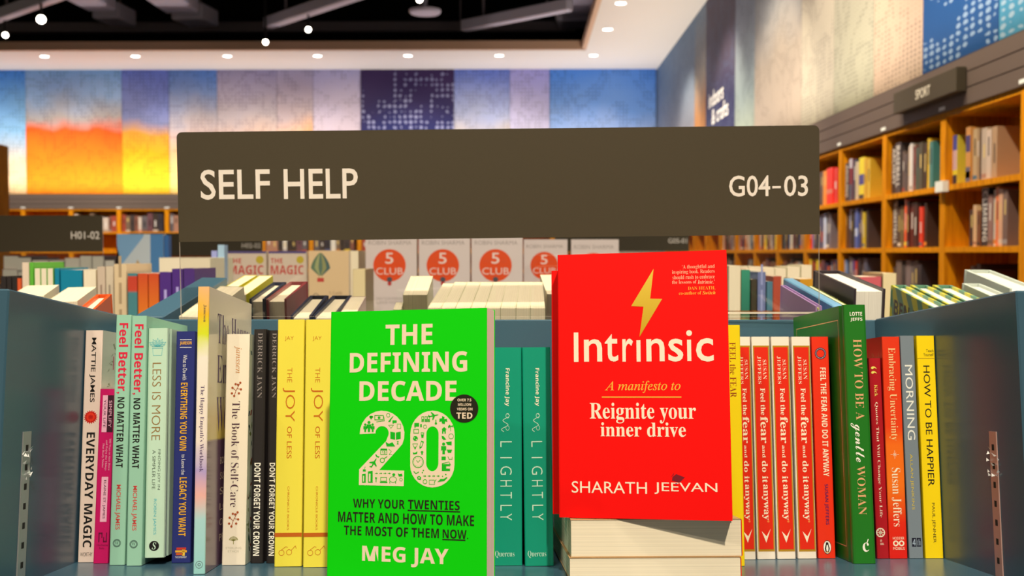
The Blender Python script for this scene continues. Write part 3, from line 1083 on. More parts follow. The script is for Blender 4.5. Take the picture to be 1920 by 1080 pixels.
# bright green cover
TL, N, X, Z = facing((620, 585), 913, 0.1275, 0.021, 18.0)
inv = BAY.inverted()
h = (inv @ TL).z - 0.0006
t = 0.0205
M = frame(TL - N * t - Z * h, N, X, Z)
gcov = mat((0, 200, 0), rough=.5, spec=.15)
k = FaceBook(M, t, h, 0.1275, gcov, paper=PAPER_WHITE)
ivory = mat((236, 206, 164), rough=.45); gink = mat((16, 176, 24)); dink = mat((30, 30, 14))
print('green', [tuple(round(v, 3) for v in inv @ (M @ Vector(p))) for p in ((0, 0, 0), (0, .1275, 0), (t, 0, h), (t, .1275, 0))], 'h', h)
for s, x0, x1, y0, y1 in (('THE', 723, 811, 608, 646), ('DEFINING', 656, 876, 660, 698), ('DECADE', 674, 856, 714, 752)):
    k.text_px(s, x0, x1, y0, y1, ivory, 'black')


def arc(cx, cy, rx, ry, a0, a1, n=14):
    return [(cx + rx * math.cos(math.radians(a0 + (a1 - a0) * i / n)), cy - ry * math.sin(math.radians(a0 + (a1 - a0) * i / n))) for i in range(n + 1)]


# the big figure two, and the nought with its open middle (px on the cover)
k.poly_px(arc(716.5, 814, 42, 44, 180, -25) + [(741, 848), (711, 881.5), (758, 882.5), (757, 911.5), (673, 909.5), (673.5, 880), (724, 827)] +
          arc(716.5, 812, 12.5, 13, -20, 180)[0:] + [(705, 812.5)], ivory)
out = arc(811, 814, 41.5, 44, 0, 180) + [(769.3, 872)] + arc(810.6, 872, 41.5, 42, 180, 360)
inn = arc(811, 814, 11.5, 14.5, 0, 180) + [(799.2, 868)] + arc(810.6, 868, 11.5, 15.5, 180, 360)
for i in range(len(out) - 1):
    k.poly_px([out[i], out[i + 1], inn[i + 1], inn[i]], ivory)
k.poly_px([out[-1], out[0], inn[0], inn[-1]], ivory)
# little green pictures inside the figures
def icon_person(x, y, s):
    k.disc_px(x, y - s, s * .32, gink, 2, 10)
    k.poly_px([(x - s * .5, y - s * .6), (x + s * .5, y - s * .6), (x + s * .5, y + .3 * s), (x + s * .25, y + .2 * s), (x + s * .25, y + s), (x - s * .25, y + s), (x - s * .25, y + .2 * s), (x - s * .5, y + .3 * s)], gink, 2)


def icon_plane(x, y, s, a):
    c, n = math.cos(math.radians(a)), math.sin(math.radians(a))
    pts = [(-1, -.1), (-.2, -.14), (-.45, -.8), (-.2, -.8), (.3, -.14), (.8, -.12), (1.1, 0), (.8, .12), (.3, .14), (-.2, .8), (-.45, .8), (-.2, .14), (-.75, .12), (-.95, .4), (-1.1, .4)]
    k.poly_px([(x + s * (p * c - q * n), y - s * (p * n + q * c)) for p, q in pts], gink, 2)


def icon_box(x0, x1, y0, y1, w=1.2):
    k.stroke_px([(x0, y0), (x1, y0), (x1, y1), (x0, y1), (x0, y0)], w, gink, 2)


icon_person(692, 801, 9); icon_person(685, 803, 7); icon_person(699, 803, 7)
k.poly_px([(696, 787), (693, 782), (696, 779), (699, 782)], gink, 2); k.disc_px(694.5, 781.5, 2, gink, 2, 10); k.disc_px(698, 781.5, 2, gink, 2, 10)
icon_box(703, 719, 779, 787, 1.4); k.disc_px(711, 783, 2.6, gink, 2, 12); k.stroke_px([(706, 791), (721, 789), (720, 781)], 1.0, gink, 2)
k.front.ring(*k.px(728, 778.5), .0012, .0016, gink, 2, 16)
k.poly_px([(729, 789), (733, 784), (737, 780), (738, 781), (734, 786), (732, 791), (728, 791)], gink, 2)
k.poly_px([(736, 788), (744, 788), (744, 793), (739, 793), (737, 795), (736, 793)], gink, 2)
icon_box(745, 751.5, 795, 803.5, .8); k.stroke_px([(729, 797), (733, 803), (738, 797), (729, 797)], .8, gink, 2)
k.poly_px([(732, 809), (741, 811), (741, 824.5), (732, 822.5)], gink, 2); k.poly_px([(742.5, 811), (751.5, 809), (751.5, 822.5), (742.5, 824.5)], gink, 2)
k.poly_px([(723, 828), (729, 832), (736, 829), (741, 837), (725, 837)], gink, 2)
k.poly_px([(744, 827), (748, 827), (746.5, 830), (748, 833), (744, 833), (745.5, 830)], gink, 2)
icon_box(714, 725.5, 842, 852, 1.2); k.rect_px(714, 725.5, 841, 844.5, gink, 2); k.text_px('15', 716.5, 723, 846, 850.5, gink, 'bold', 2)
k.stroke_px([(729, 842), (734, 846), (730, 852), (735, 852)], .8, gink, 2)
k.poly_px([(705, 851), (708, 855), (712, 856), (710, 858), (706, 857), (704, 853)], gink, 2)
icon_plane(701, 868, 9.5, 60)
k.front.ring(*k.px(717, 863), .0014, .0020, gink, 2, 18); k.stroke_px([(720, 860), (726, 856)], 1.4, gink, 2)
k.rect_px(680.5, 686, 880, 884, gink, 2); k.stroke_px([(683, 880), (685, 875)], .8, gink, 2)
k.poly_px([(679, 889), (686, 888), (686, 905), (679, 905)], gink, 2); k.poly_px([(690, 884), (699, 882.5), (699, 905), (690, 905)], gink, 2)
k.rect_px(681, 683, 892, 903, ivory, 3); k.rect_px(692, 695, 888, 903, ivory, 3)
for i in range(4):
    for (x0, y0) in ((703.5 + i * 8, 887.5), (794 + i * 8.4, 892.5)):
        k.stroke_px([(x0, y0), (x0 + 3.4, y0)], 1.2, gink, 2); k.poly_px([(x0 + 2.6, y0 - 1.8), (x0 + 5.6, y0), (x0 + 2.6, y0 + 1.8)], gink, 2)
k.poly_px([(703, 895), (707.5, 895), (706, 899), (706, 904), (704.4, 904), (704.4, 899)], gink, 2)
icon_box(714, 725, 895, 902, 1.1); k.rect_px(712.5, 726.5, 903, 905.5, gink, 2)
k.front.ring(*k.px(737, 899), .0026, .0031, gink, 2, 18, k=.75); k.stroke_px([(731, 903), (731, 906)], 1.4, gink, 2); k.stroke_px([(742, 903), (742, 906)], 1.4, gink, 2)
k.disc_px(738.5, 890, 2.8, gink, 2, 12); k.poly_px([(746, 887), (749, 889), (754, 888), (755, 893), (748, 893.5)], gink, 2)
k.front.ring(*k.px(752, 899), .0009, .0013, gink, 2, 12)
icon_plane(813, 779.5, 9, 12)
for x in (791, 797, 802):
    icon_box(x, x + 3.6, 781, 790.5, 1.1); k.rect_px(x, x + 3.6, 786, 789, gink, 2)
k.disc_px(817.5, 794, 2.2, gink, 2, 10); k.poly_px([(816.6, 787), (818.4, 787), (818.4, 793), (816.6, 793)], gink, 2)
k.poly_px([(824, 785), (829, 784), (829, 780), (834, 782), (833, 786), (838, 785), (839, 791), (835, 790), (834, 795), (829, 794), (828, 790), (824, 791)], gink, 2)
k.poly_px([(777, 793), (786, 793), (786, 800), (780, 800), (778, 803), (777, 800)], gink, 2); k.rect_px(788, 791, 795, 801, gink, 2)
k.front.ring(*k.px(797, 800), .0011, .0015, gink, 2, 14); icon_box(776, 785, 805, 812, 1.2)
k.poly_px([(789, 811), (795.5, 811), (794, 821), (790.5, 821)], gink, 2); k.rect_px(790.4, 794, 812.5, 814.5, ivory, 3)
k.disc_px(779, 822, 4.6, gink, 2, 14); k.disc_px(777, 821, 1, ivory, 3, 8); k.disc_px(781, 824, 1, ivory, 3, 8)
k.poly_px([(790, 826), (795, 828), (791, 839), (787, 842), (786.6, 837)], gink, 2); k.poly_px([(790.5, 829), (793, 830), (790, 838), (788, 837)], ivory, 3)
k.stroke_px([(774, 832), (783, 832), (781, 838), (776, 838), (774, 832)], .9, gink, 2); k.rect_px(777, 780, 838, 842, gink, 2)
k.poly_px([(774, 848), (778, 849), (783, 846), (782, 851), (775, 852)], gink, 2); k.poly_px([(788, 848), (791.5, 845), (795, 848), (793, 848), (793, 852.5), (790, 852.5), (790, 848)], gink, 2)
k.front.ring(*k.px(784, 866), .0039, .0045, gink, 2, 30); k.stroke_px([(781, 863), (784, 867), (788, 862)], .9, gink, 2)
for i in range(12):
    a = math.pi * i / 6
    k.disc_px(784 + 8 * math.cos(a), 866 + 8 * math.sin(a), .6, gink, 2, 6)
k.stroke_px([(776, 884), (780, 888), (785, 885)], 1.6, gink, 2); k.disc_px(794, 882, 1.3, gink, 2, 8); k.disc_px(792, 886, 1.3, gink, 2, 8)
k.poly_px([(782, 894), (786, 892), (790, 895), (789, 900), (783, 899)], gink, 2); k.disc_px(786, 896, 1.4, ivory, 3, 10)
k.front.ring(*k.px(797, 903), .0013, .0018, gink, 2, 14); icon_box(805, 815, 900, 908, .9); k.stroke_px([(814, 905), (818, 899)], 1, gink, 2)
k.poly_px([(820, 904), (826, 898), (832, 898), (838, 894), (839, 896), (833, 902), (826, 903)], gink, 2); k.disc_px(836, 889.5, 1.4, gink, 2, 8); k.disc_px(830, 893, 1.2, gink, 2, 8)
k.poly_px([(828, 805), (833, 800.5), (838, 805), (836, 805), (836, 813), (833.5, 813), (833.5, 809), (831.5, 809), (831.5, 813), (829, 813), (829, 805)], gink, 2)
k.stroke_px([(845, 800), (845, 808)], 1, gink, 2); k.poly_px([(840, 799), (844, 796), (845, 799), (849, 797), (850, 801), (845, 800), (841, 803)], gink, 2)
k.front.ring(*k.px(846, 818), .0017, .0021, gink, 2, 16); k.poly_px([(828, 817), (832, 818), (837, 824), (832, 825), (829, 822)], gink, 2)
icon_person(832, 842, 9.5); k.poly_px([(836, 829), (847, 827.5), (847, 835), (839, 834)], gink, 2)
k.poly_px([(838, 843), (848, 843), (846, 849), (840, 849)], gink, 2); k.rect_px(828, 836, 856, 862.5, gink, 2); k.stroke_px([(840, 856), (842, 861), (848, 861), (848, 857)], 1, gink, 2)
k.rect_px(828.5, 844, 870, 883, gink, 2); k.stroke_px([(829, 869), (842, 866), (845, 872)], 1.1, gink, 2); k.rect_px(837, 844, 874.5, 878.5, ivory, 3)
# dark round badge
k.disc_px(870.5, 766, 26.5, dink, 2, 40)
for s, x0, x1, y0, y1 in (('OVER 7.5', 858, 884, 747.5, 752.5), ('MILLION', 859, 883.5, 756, 761), ('VIEWS ON', 857, 886, 764.5, 769.5)):
    k.text_px(s, x0, x1, y0, y1, ivory, 'bold', 3)
k.text_px('TED', 856, 886, 773.5, 785, ivory, 'black', 3)
for s, x0, x1, y0, y1 in (('WHY YOUR', 662, 759, 936, 953), ('TWENTIES', 765, 862, 938, 955.5), ('MATTER AND HOW TO MAKE', 634, 889, 962.5, 982.5), ('THE MOST OF THEM', 645, 823, 988, 1006), ('NOW.', 830, 878, 993, 1010)):
    k.text_px(s, x0, x1, y0, y1, dink, 'bold')
k.stroke_px([(765, 956.8), (862, 959.8)], 2.2, dink); k.stroke_px([(830, 1011.5), (872, 1013)], 2.2, dink)
k.text_px('MEG JAY', 679, 841, 1026, 1063, ivory, 'black')
k.finish('book', 'upright book with a bright green front cover and a big ivory number twenty')

# red cover with the lightning bolt, on two lying books
TL, N, X, Z = facing((1045, 478), 1362, 0.1345, 0.02, 13.6)
t = 0.019
BR = None
Mt = frame(TL, N, X, Z)
h = -hit(Mt, 1047, 970, 0, 0.0).z
M = frame(TL - N * t - Z * h, N, X, Z)
stack_top = (inv @ (TL - Z * h)).z - 0.0004
red = mat((246, 4, 2), rough=.5, spec=.15)
k = FaceBook(M, t, h, 0.1345, red)
print('red', [tuple(round(v, 3) for v in inv @ (M @ Vector(p))) for p in ((0, 0, 0), (0, .1345, 0), (t, 0, h), (t, .1345, 0))], 'h', h, stack_top)
bolt = gradient_mat([(0, (196, 150, 20)), (1, (228, 186, 60))], 2, h - .07, h - .015); gold2 = mat((236, 172, 52))
k.poly_px([(1225.5, 504), (1219, 560), (1241.5, 560.5), (1199, 631.5), (1206.5, 575), (1183.5, 574)], bolt)
peach = mat((250, 176, 130))
for s, x0, x1, y0, y1, m in (('‘A thoughtful and', 1279, 1340, 496, 505, peach), ('inspiring book. Readers', 1260, 1340, 505.5, 514.5, peach), ('should rush to embrace', 1261, 1340, 515.5, 523, peach),
                             ('the lessons of', 1260, 1306, 525, 532, peach), ('DAN HEATH,', 1290, 1341, 537, 544, gold2), ('co-author of', 1273, 1315, 546, 552.5, gold2)):
    k.text_px(s, x0, x1, y0, y1, m, 'serif')
k.text_px('Intrinsic.’', 1308, 1340, 524.5, 532, peach, 'bital'); k.text_px('Switch', 1317, 1341.5, 545.5, 552, gold2, 'bital')
# big title, letter by letter along its own baseline
k.rect_px(1076, 1084.5, 623.5, 678.5, CREAM)
for s, x0, x1, y0, y1 in (('n', 1095, 1129, 636, 678), ('t', 1134, 1159, 626, 678), ('r', 1167, 1187, 635, 678), ('ı', 1193.5, 1201, 638, 678), ('n', 1212, 1246, 635, 677.5),
                          ('s', 1253, 1281, 635, 678), ('i', 1287, 1298, 619, 677), ('c', 1305, 1338, 634, 678)):
    if s == 'ı':
        k.rect_px(x0, x1, y0, y1, CREAM)
    elif s == 'i':
        k.rect_px(1288.5, 1296, 637, 677, CREAM); k.disc_px(1292, 624.5, 5.4, CREAM)
    else:
        k.text_px(s, x0, x1, y0, y1, CREAM, 'medium')
k.text_px('A manifesto to', 1134, 1276, 714, 737, gold2, 'ital')
k.stroke_px([(1129, 744.5), (1277, 744.5)], 2.0, gold2)
k.text_px('Reignite your', 1106, 1305, 755, 794, CREAM, 'serifbold'); k.text_px('inner drive', 1126, 1286, 792, 819, CREAM, 'serifbold')
k.text_px('SHARATH', 1072, 1213, 903, 925, CREAM, 'sans'); k.text_px('JEEVAN', 1227, 1345, 905, 927, CREAM, 'sans')
smudge = mat((120, 16, 30))
k.poly_px([(1261, 894), (1268, 889), (1284, 895), (1280, 899), (1274, 905), (1260, 901)], smudge); k.poly_px([(1258, 895), (1264, 886), (1263, 890)], smudge)
k.poly_px([(1266, 906), (1270, 906), (1268, 909)], mat((90, 40, 110)))
k.finish('book', 'upright red front cover with a gold lightning bolt, standing on two lying books')
# its twin just behind
M2 = M @ Matrix.Translation((-t - 0.0035, -0.0095, -0.0002))
k2 = Book(M2, t - .003, h - .0095, 0.1345, red)
k2.front.text('Intrinsic', .012, .12, h - .09, h - .065, CREAM, 'sans')
k2.finish('book', 'second upright red book standing right behind the lightning bolt cover, only its edge showing')
# the two lying under them: pages to the aisle, spines to the right
zs = stack_top
R = BAY.to_3x3()
vfront = (inv @ (M @ Vector((t, 0.045, 0)))).y
xl = hit(BAY, 1070, 1010, 1, vfront).x
xr = hit(BAY, 1392, 1010, 1, vfront).x
t1 = hit(BAY, 1230, 976, 1, vfront).z - hit(BAY, 1230, 1047.5, 1, vfront).z
t1 = min(max(t1, .02), zs - .008)
for i, (z0, tt, dx, lab) in enumerate(((0.0004, zs - t1 - .0006, -.0012, 'lower of two lying red books whose cream page ends face the aisle'),
                                       (zs - t1, t1 - .0002, 0.0, 'upper of two lying red books, right under the lightning bolt cover'))):
    # local x (thickness) points down, y to the left, z away from the aisle
    Mb = BAY @ Matrix.Translation((xr + dx, vfront + .0006 * i, z0 + tt)) @ frame((0, 0, 0), (0, 0, -1), (-1, 0, 0), (0, 1, 0))
    kb = Book(Mb, tt, 0.205, xr - xl, mat((196, 150, 96)), spine=red, paper=PAPER)
    kb.finish('book', lab)

# ------------------------------------------------------------------ clear sign on the ridge
SY = 1.090
TLs, TRs = P(331, 248, SY), P(1536, 235, SY + 0.016)
sx = (TRs - TLs).normalized()
sy = Vector((-sx.y, sx.x, 0)).normalized()
sz = sx.cross(sy)
W_ = (TRs - TLs).length
ZTOP = 0.0
ridge_z = 1.3842
H_band = (P(933.5, 241.5, SY) - P(933.5, 448, SY)).length
MS = frame(TLs, sx, sy, sz)
sign = thing('category_sign', MS, 'clear acrylic sign with wide dark olive band reading SELF HELP, on the blue ridge', 'sign')
ACR, EDGE = acrylic_mat(), frost_mat()
OLIVE = mat((67, 56, 38), rough=.5, spec=.3, noise=.05)
LET = mat((226, 206, 180), rough=.5)


def sign_outline(w, h, r):
    pts = [(0, -h), (w, -h)]
    pts += [(w - r + r * math.cos(math.radians(a)), -r + r * math.sin(math.radians(a))) for a in range(0, 91, 15)]
    pts += [(r + r * math.cos(math.radians(a)), -r + r * math.sin(math.radians(a))) for a in range(90, 181, 15)]
    return pts


hl = TLs.z - ridge_z
b = MB()
pts = sign_outline(W_, hl - .0006, .0055)
pts[1] = (W_, -(TRs.z - ridge_z) + .0006)
b.prism(pts, 0, .004, ACR, edge=EDGE)
b.build('acrylic_sheet', sign)
b = MB()
b.prism(sign_outline(W_, H_band, .0055), -.0005, -.00005, OLIVE)
fr = Ink(b, lambda x, y, l=1: (x, -.0005 - E * l, y))


def sp(px, py):
    p = hit(MS, px, py, 1, -.0005)
    return p.x, p.z


def sign_text(s, x0, x1, y0, y1, style):
    xm, ym = (x0 + x1) / 2, (y0 + y1) / 2
    fr.text(s, sp(x0, ym)[0], sp(x1, ym)[0], sp(xm, y1)[1], sp(xm, y0)[1], LET, style)


sign_text('SELF', 376, 506, 317.5, 374, 'medium'); sign_text('HELP', 532, 671, 316.5, 372.5, 'medium')
sign_text('G04', 1367, 1444, 329, 368.5, 'medium'); sign_text('03', 1470, 1515, 329, 368, 'medium')
xa, ya = sp(1448, 349); xb, yb = sp(1464, 353); fr.rect(xa, xb, yb, ya, LET)
b.build('printed_band', sign)
b = MB()
lz = MS.inverted()
x0, x1 = (lz @ P(1165, 585, SY + .01)).x, (lz @ P(1560, 585, SY + .016)).x
z0, z1 = -(TRs.z - ridge_z) + .0012, -(TRs.z - ridge_z) + .0085
tlt = sx.z / sx.x
FT = Matrix.Translation((x0, 0, z0)) @ Matrix.Rotation(math.atan(tlt), 4, 'Y')
b.box((0, -.014, 0), (x1 - x0, -.0004, z1 - z0), ACR, M=FT)
b.box((0, .0044, 0), (x1 - x0, .014, z1 - z0), ACR, M=FT)
b.poly([FT @ Vector(p) for p in ((0, -.0142, z1 - z0 - .002), (x1 - x0, -.0142, z1 - z0 - .002), (x1 - x0, -.0142, z1 - z0), (0, -.0142, z1 - z0))], EDGE)
b.build('acrylic_foot', sign)

# ------------------------------------------------------------------ the far side of the unit: same shelf turned away, books with page edges towards us
PAN = mat((68, 98, 108), rough=.4)


def far_block(near, far, yn, yf, Yn, depth, down):
    """Corners: near edge x0, x1 at yn, far edge at yf. Gives frame with x right, y away, z up (origin near left)."""
    A, B_ = P(near[0], yn, Yn), P(near[1], yn, Yn)
    C_, D_ = P(far[0], yf, Yn + depth), P(far[1], yf, Yn + depth)
    Yd = ((C_ - A) + (D_ - B_)).normalized()
    Xd = Vector((1, 0, 0))
    Xd = (Xd - Yd * Xd.dot(Yd)).normalized()
    Zd = Xd.cross(Yd)
    return A, Xd, Yd, Zd, (B_ - A).length, ((C_ - A).length + (D_ - B_).length) / 2


A, Xd, Yd, Zd, w, d = far_block((250, 307), (382, 423), 593, 520, 1.112, .20, .2)
pm = MB(); pm.box((0, 0, -.225), (w, d, 0), PAN, bev=.001)
pm.build('far_side_panel', unit, frame(A, Xd, Yd, Zd))
b = MB(); b.box((-1.1, 1.15, 0), (0.95, 1.66, 1.155), BLUE); o = b.build('display_cabinet'); tag(o, 'blue cabinet base behind the ridge, carrying the books with page edges towards the aisle', 'cabinet')


def top_book(near, far, yn, yf, Yn, depth, cover, label, hard=False, h=.2, paper=PAPER, group=None, ink=None, ribbon=None, gap=.0009):
    A, Xd, Yd, Zd, w, d = far_block(near, far, yn, yf, Yn, depth, h)
    if h > .15:
        h = (A.z - 1.158) / Zd.z                      # stands on the cabinet behind the ridge
    # local x to the left, y towards us (spine away), z up; origin far right bottom
    M = frame(A + Xd * w + Yd * d - Zd * h, -Xd, -Yd, Zd)
    k = Book(M, w - gap, h, d, cover, hard=hard, paper=paper)
    if ink:
        ink(k)
    k.finish('book', label, group=group, ribbon=ribbon)
    return k


ycov = mat((226, 206, 20)); wcov2 = mat((240, 222, 176)); dnavy = mat((40, 44, 60)); maroon = mat((132, 44, 48)); lilac = mat((176, 130, 170)); bluec = mat((110, 156, 176))
top_book((334, 386), (419, 453), 593, 536, 1.112, .11, wcov2, 'cream paperback lying low beside the blue slanted panel, behind the tall workbook', h=.14)
top_book((404, 431), (459, 481), 547, 516, 1.26, .13, ycov, 'yellow-covered paperback with cream page tops, beside the blue slanted panel', h=.23)
top_book((432, 462), (482, 515), 552.5, 516.5, 1.25, .135, ycov, 'second yellow-covered paperback, its yellow cover facing the dark red books', h=.23)
top_book((466, 496), (507, 541), 561, 529, 1.22, .135, dnavy, 'hardback with blue edges beside the yellow-covered paperback', hard=True)
top_book((497.5, 537), (543, 577), 561, 528, 1.215, .14, maroon, 'dark red hardback with its red cover facing the open floor', hard=True)
top_book((543, 584), (576, 620), 592, 554, 1.125, .14, dnavy, 'low blue-grey hardback with cream page top, beside the dark red hardback', hard=True)
top_book((585, 628), (622, 660), 592, 554, 1.125, .14, dnavy, 'second low blue-grey hardback, beside the green front cover', hard=True)
top_book((631.5, 664), (663.5, 679), 594, 556, 1.122, .13, mat((226, 190, 170)), 'pale pink paperback beside the two low blue-grey hardbacks')
top_book((754, 801), (770, 811), 552.5, 517.5, 1.24, .13, wcov2, 'thick cream paperback block standing alone above the green front cover', h=.24)
top_book((736, 752), (743, 754), 580, 567, 1.17, .10, wcov2, 'small cream paperback peeping out behind the green front cover')
xs = [801, 826, 853, 882, 909, 938, 967, 994, 1022]
xf = [831, 852, 876, 901, 925, 950, 974, 996, 1014]
ords = ('first', 'second', 'third', 'fourth', 'fifth', 'sixth', 'seventh', 'last')
for i in range(8):
    top_book((xs[i], xs[i + 1]), (xf[i], xf[i + 1]), 577.5, 528.5 + (2.5 if i == 0 else 0), 1.13, .155, wcov2,
             '%s of the even row of cream paperbacks, counted from the thick cream block' % ords[i], group='even cream paperbacks', h=.2, gap=.0004)
top_book((1024, 1052), (1014, 1034), 551, 515, 1.25, .13, wcov2, 'tall cream paperback beside the red cover, ending the even cream row', h=.24)
top_book((1528, 1541), (1457.5, 1477), 574, 534.5, 1.16, .19, lilac, 'lilac hardback with white page top, in front of the flat blue book', hard=True, ribbon=mat((206, 206, 60)), paper=PAPER_WHITE)


def solid_book(near, far, yn, yf, Yn, depth, m, label, h=.2):
    A, Xd, Yd, Zd, w, d = far_block(near, far, yn, yf, Yn, depth, h)
    h = (A.z - 1.158) / Zd.z
    M = frame(A + Xd * w + Yd * d - Zd * h, -Xd, -Yd, Zd)
    r = thing('slipcase_book', M, label, 'book')
    b = MB(); b.box((0, 0, 0), (w, d, h), m, bev=.0012); b.build('slipcase', r)
    b = MB(); b.box((w * .12, d - .0004, .004), (w * .88, d + .0006, h - .004), PAPER); b.build('page_block', r)


solid_book((1561, 1583), (1467, 1489), 573, 521.5, 1.162, .20, bluec, 'flat-topped blue book between the lilac hardback and the black hardback')
top_book((1579, 1589), (1512, 1524), 572, 536, 1.19, .17, mat((150, 170, 20)), 'lime green thin book under the black hardback')


def black_ink(k):
    k.front.text('OF THE INVISIBLE', k.d * .20, k.d * .66, k.h - .034, k.h - .020, mat((206, 190, 170)), 'bold')


top_book((1600, 1660), (1523, 1574), 541.5, 507, 1.2, .19, mat((52, 40, 42)), 'thick black hardback with white lettering on its side, lime green back edge', hard=True, h=.2, paper=PAPER_WHITE, ink=black_ink)
stripe, _nt, _b = nodes_of('striped_jacket')
tc = _nt.nodes.new('ShaderNodeTexCoord'); wv = _nt.nodes.new('ShaderNodeTexWave'); wv.inputs['Scale'].default_value = 13; wv.inputs['Distortion'].default_value = 2; wv.bands_direction = 'DIAGONAL'
_nt.links.new(tc.outputs['Object'], wv.inputs['Vector'])
_nt.links.new(ramp(_nt, wv.outputs['Fac'], [(.35, albedo((96, 140, 104))), (.6, albedo((206, 190, 50)))]), _b.inputs['Base Color'])


def ben_ink(k):
    k.front.text('BEN', k.d * .12, k.d * .50, k.h - .034, k.h - .015, BLACK, 'black'); k.front.text('W', k.d * .58, k.d * .74, k.h - .034, k.h - .015, BLACK, 'black')


nb = ('striped green and yellow book with black lettering, beside the black hardback', 'second striped green and yellow book, its yellow top edge seen', 'third striped green and yellow book, nearest the cream hardbacks')
for i, (n, f) in enumerate((((1743, 1782), (1663, 1699)), ((1783, 1827), (1700, 1738)), ((1828, 1876), (1739, 1786)))):
    top_book(n, f, 577, 534, 1.172, .19, stripe, nb[i], hard=True, gap=.0036, group='striped green and yellow books', ink=ben_ink if i == 0 else None, paper=PAPER_WHITE)
ivoryc = mat((206, 206, 176))
top_book((1858, 1896), (1806, 1832), 556, 531, 1.23, .13, ivoryc, 'smaller ivory hardback in front of the big ivory hardback by the blue panel', hard=True, paper=PAPER_WHITE)
top_book((1892, 1948), (1809, 1853), 541, 505.5, 1.29, .17, ivoryc, 'big ivory hardback rising above the blue panel beside the striped books', hard=True, h=.23, paper=PAPER_WHITE)
# behind the other blue panel
top_book((14, 77), (52, 103), 556, 535.5, 1.2, .12, wcov2, 'cream paperback behind the blue panel, farther from the orange hardback')
top_book((84, 141), (133, 171), 566, 539, 1.17, .125, wcov2, 'cream paperback behind the blue panel, next to the orange hardback')
top_book((135, 168), (176, 212), 588, 552, 1.1, .13, mat((224, 84, 24)), 'orange hardback with a yellow ribbon behind the blue panel', hard=True, ribbon=mat((240, 190, 30)))


# ------------------------------------------------------------------ tables of books in the middle of the shop
def table(x0, x1, y0, y1, z, label, m=None):
    b = MB()
    m = m or BLUE
    r = thing('display_table', Matrix.Translation((x0, y0, 0)), label, 'table')
    b.box((0, 0, z - .04), (x1 - x0, y1 - y0, z), m, bev=.004); b.build('table_top', r)
    b = MB(); b.box((.05, .05, 0), (x1 - x0 - .05, y1 - y0 - .05, z - .04), m); b.build('plinth', r)
    return r


T2 = 1.195
table(-1.55, 1.25, 1.72, 3.50, T2, 'wide blue display table crowded with upright books, behind the sign')


def riser(x0, x1, y0, y1, z0, z1, label, m=None):
    b = MB(); b.box((x0, y0, z0), (x1, y1, z1), m or mat((206, 190, 160)), bev=.003)
    tag(b.build('display_riser'), label, 'riser')


def upright(x0, x1, yt, Y, cover, label, d=.13, z0=T2 + .0005, spine=None, hard=False, ink=None, group=None, paper=PAPER, merged=False, fore=False):
    """A book standing at distance Y whose spine (or fore-edge) is seen between two columns of the picture."""
    A, B_ = P(x0, yt, Y), P(x1, yt, Y)
    h, t = A.z - z0, B_.x - A.x - .0005
    if fore:
        M = frame((B_.x, Y + d, z0), (-1, 0, 0), (0, -1, 0), (0, 0, 1))
    else:
        M = Matrix.Translation((A.x, Y, z0))
    k = Book(M, t, h, d, cover, spine=spine, hard=hard, paper=paper)
    if ink:
        ink(k)
    k.finish('book', label, group=group, merged=merged)
    return k


def face_up(x0, x1, yt, Y, h, t, cover, label, ink=None, group=None, hard=False, z=None):
    """A book standing at distance Y with its front cover towards us."""
    A, B_ = P(x0, yt, Y), P(x1, yt, Y)
    wd = B_.x - A.x
    M = frame((A.x, Y + t, A.z - h), (0, -1, 0), (1, 0, 0), (0, 0, 1))
    k = FaceBook(M, t, h, wd, cover, hard=hard)
    if ink:
        ink(k)
    k.finish('book', label, group=group)
    return A.z - h


darkc = mat((44, 36, 32)); greenc = mat((96, 170, 50)); tealc = mat((10, 122, 140)); beige = mat((206, 176, 128)); violet = mat((76, 40, 110)); orangec = mat((214, 100, 34))


def dash(m, n=1):
    def f(k):
        for i in range(n):
            k.spineh.rect(k.t * .38, k.t * .62, k.h * (.50 + .2 * i), k.h * (.66 + .2 * i), m)
    return f


YL = 1.92
names = ('first', 'second', 'third')
for i, (x0, x1) in enumerate(((1, 11), (12, 21), (22, 31.5))):
    upright(x0, x1, 518 + i, YL, darkc, '%s of three black paperbacks with pale spine marks, counted from the picture edge inwards' % names[i], ink=dash(mat((190, 160, 130)), 2), group='black paperbacks')
upright(32, 39.5, 522, YL, mat((214, 84, 40)), 'thin orange-red paperback beside the three black ones')
upright(41, 54, 492, YL, mat((226, 196, 160)), 'cream paperback standing tall beside the green book')
upright(55, 62.5, 492, YL, greenc, 'green paperback beside the pale page edges')
for i, x in enumerate((64, 76, 88)):
    upright(x, x + 11.5, 503, YL, greenc, '%s of the green paperbacks with page edges showing, counted from the green spine' % names[i], fore=True, group='green paperbacks')
upright(102, 111, 503, YL, tealc, 'teal paperback with a pale spine line, beside the green paperbacks', ink=dash(mat((200, 220, 200)), 2))
upright(113, 154, 506, YL, tealc, 'wide teal book set back behind the slim teal paperback')
upright(156, 180, 506, YL, beige, 'beige paperback beside the wide teal book', fore=True)
upright(182, 197, 500, YL - .02, mat((200, 172, 140)), 'pale paperback with grey spine marks, third from the orange books', ink=dash(mat((150, 120, 96)), 2))
upright(198, 212.5, 500, YL - .02, mat((206, 182, 146)), 'pale paperback with grey spine marks, second from the orange books', ink=dash(mat((150, 130, 106)), 2))
upright(213.5, 237, 495, YL - .04, mat((214, 182, 134)), 'thick sand coloured book right beside the orange and teal spine', ink=dash(mat((170, 140, 100)), 3))
multi = gradient_mat([(0, (70, 110, 112)), (.40, (214, 150, 40)), (.42, (214, 150, 40)), (.50, (70, 124, 120)), (.84, (72, 120, 116)), (.86, (196, 64, 40)), (.97, (190, 60, 40)), (.98, (60, 120, 120))], 2, 0, .22)
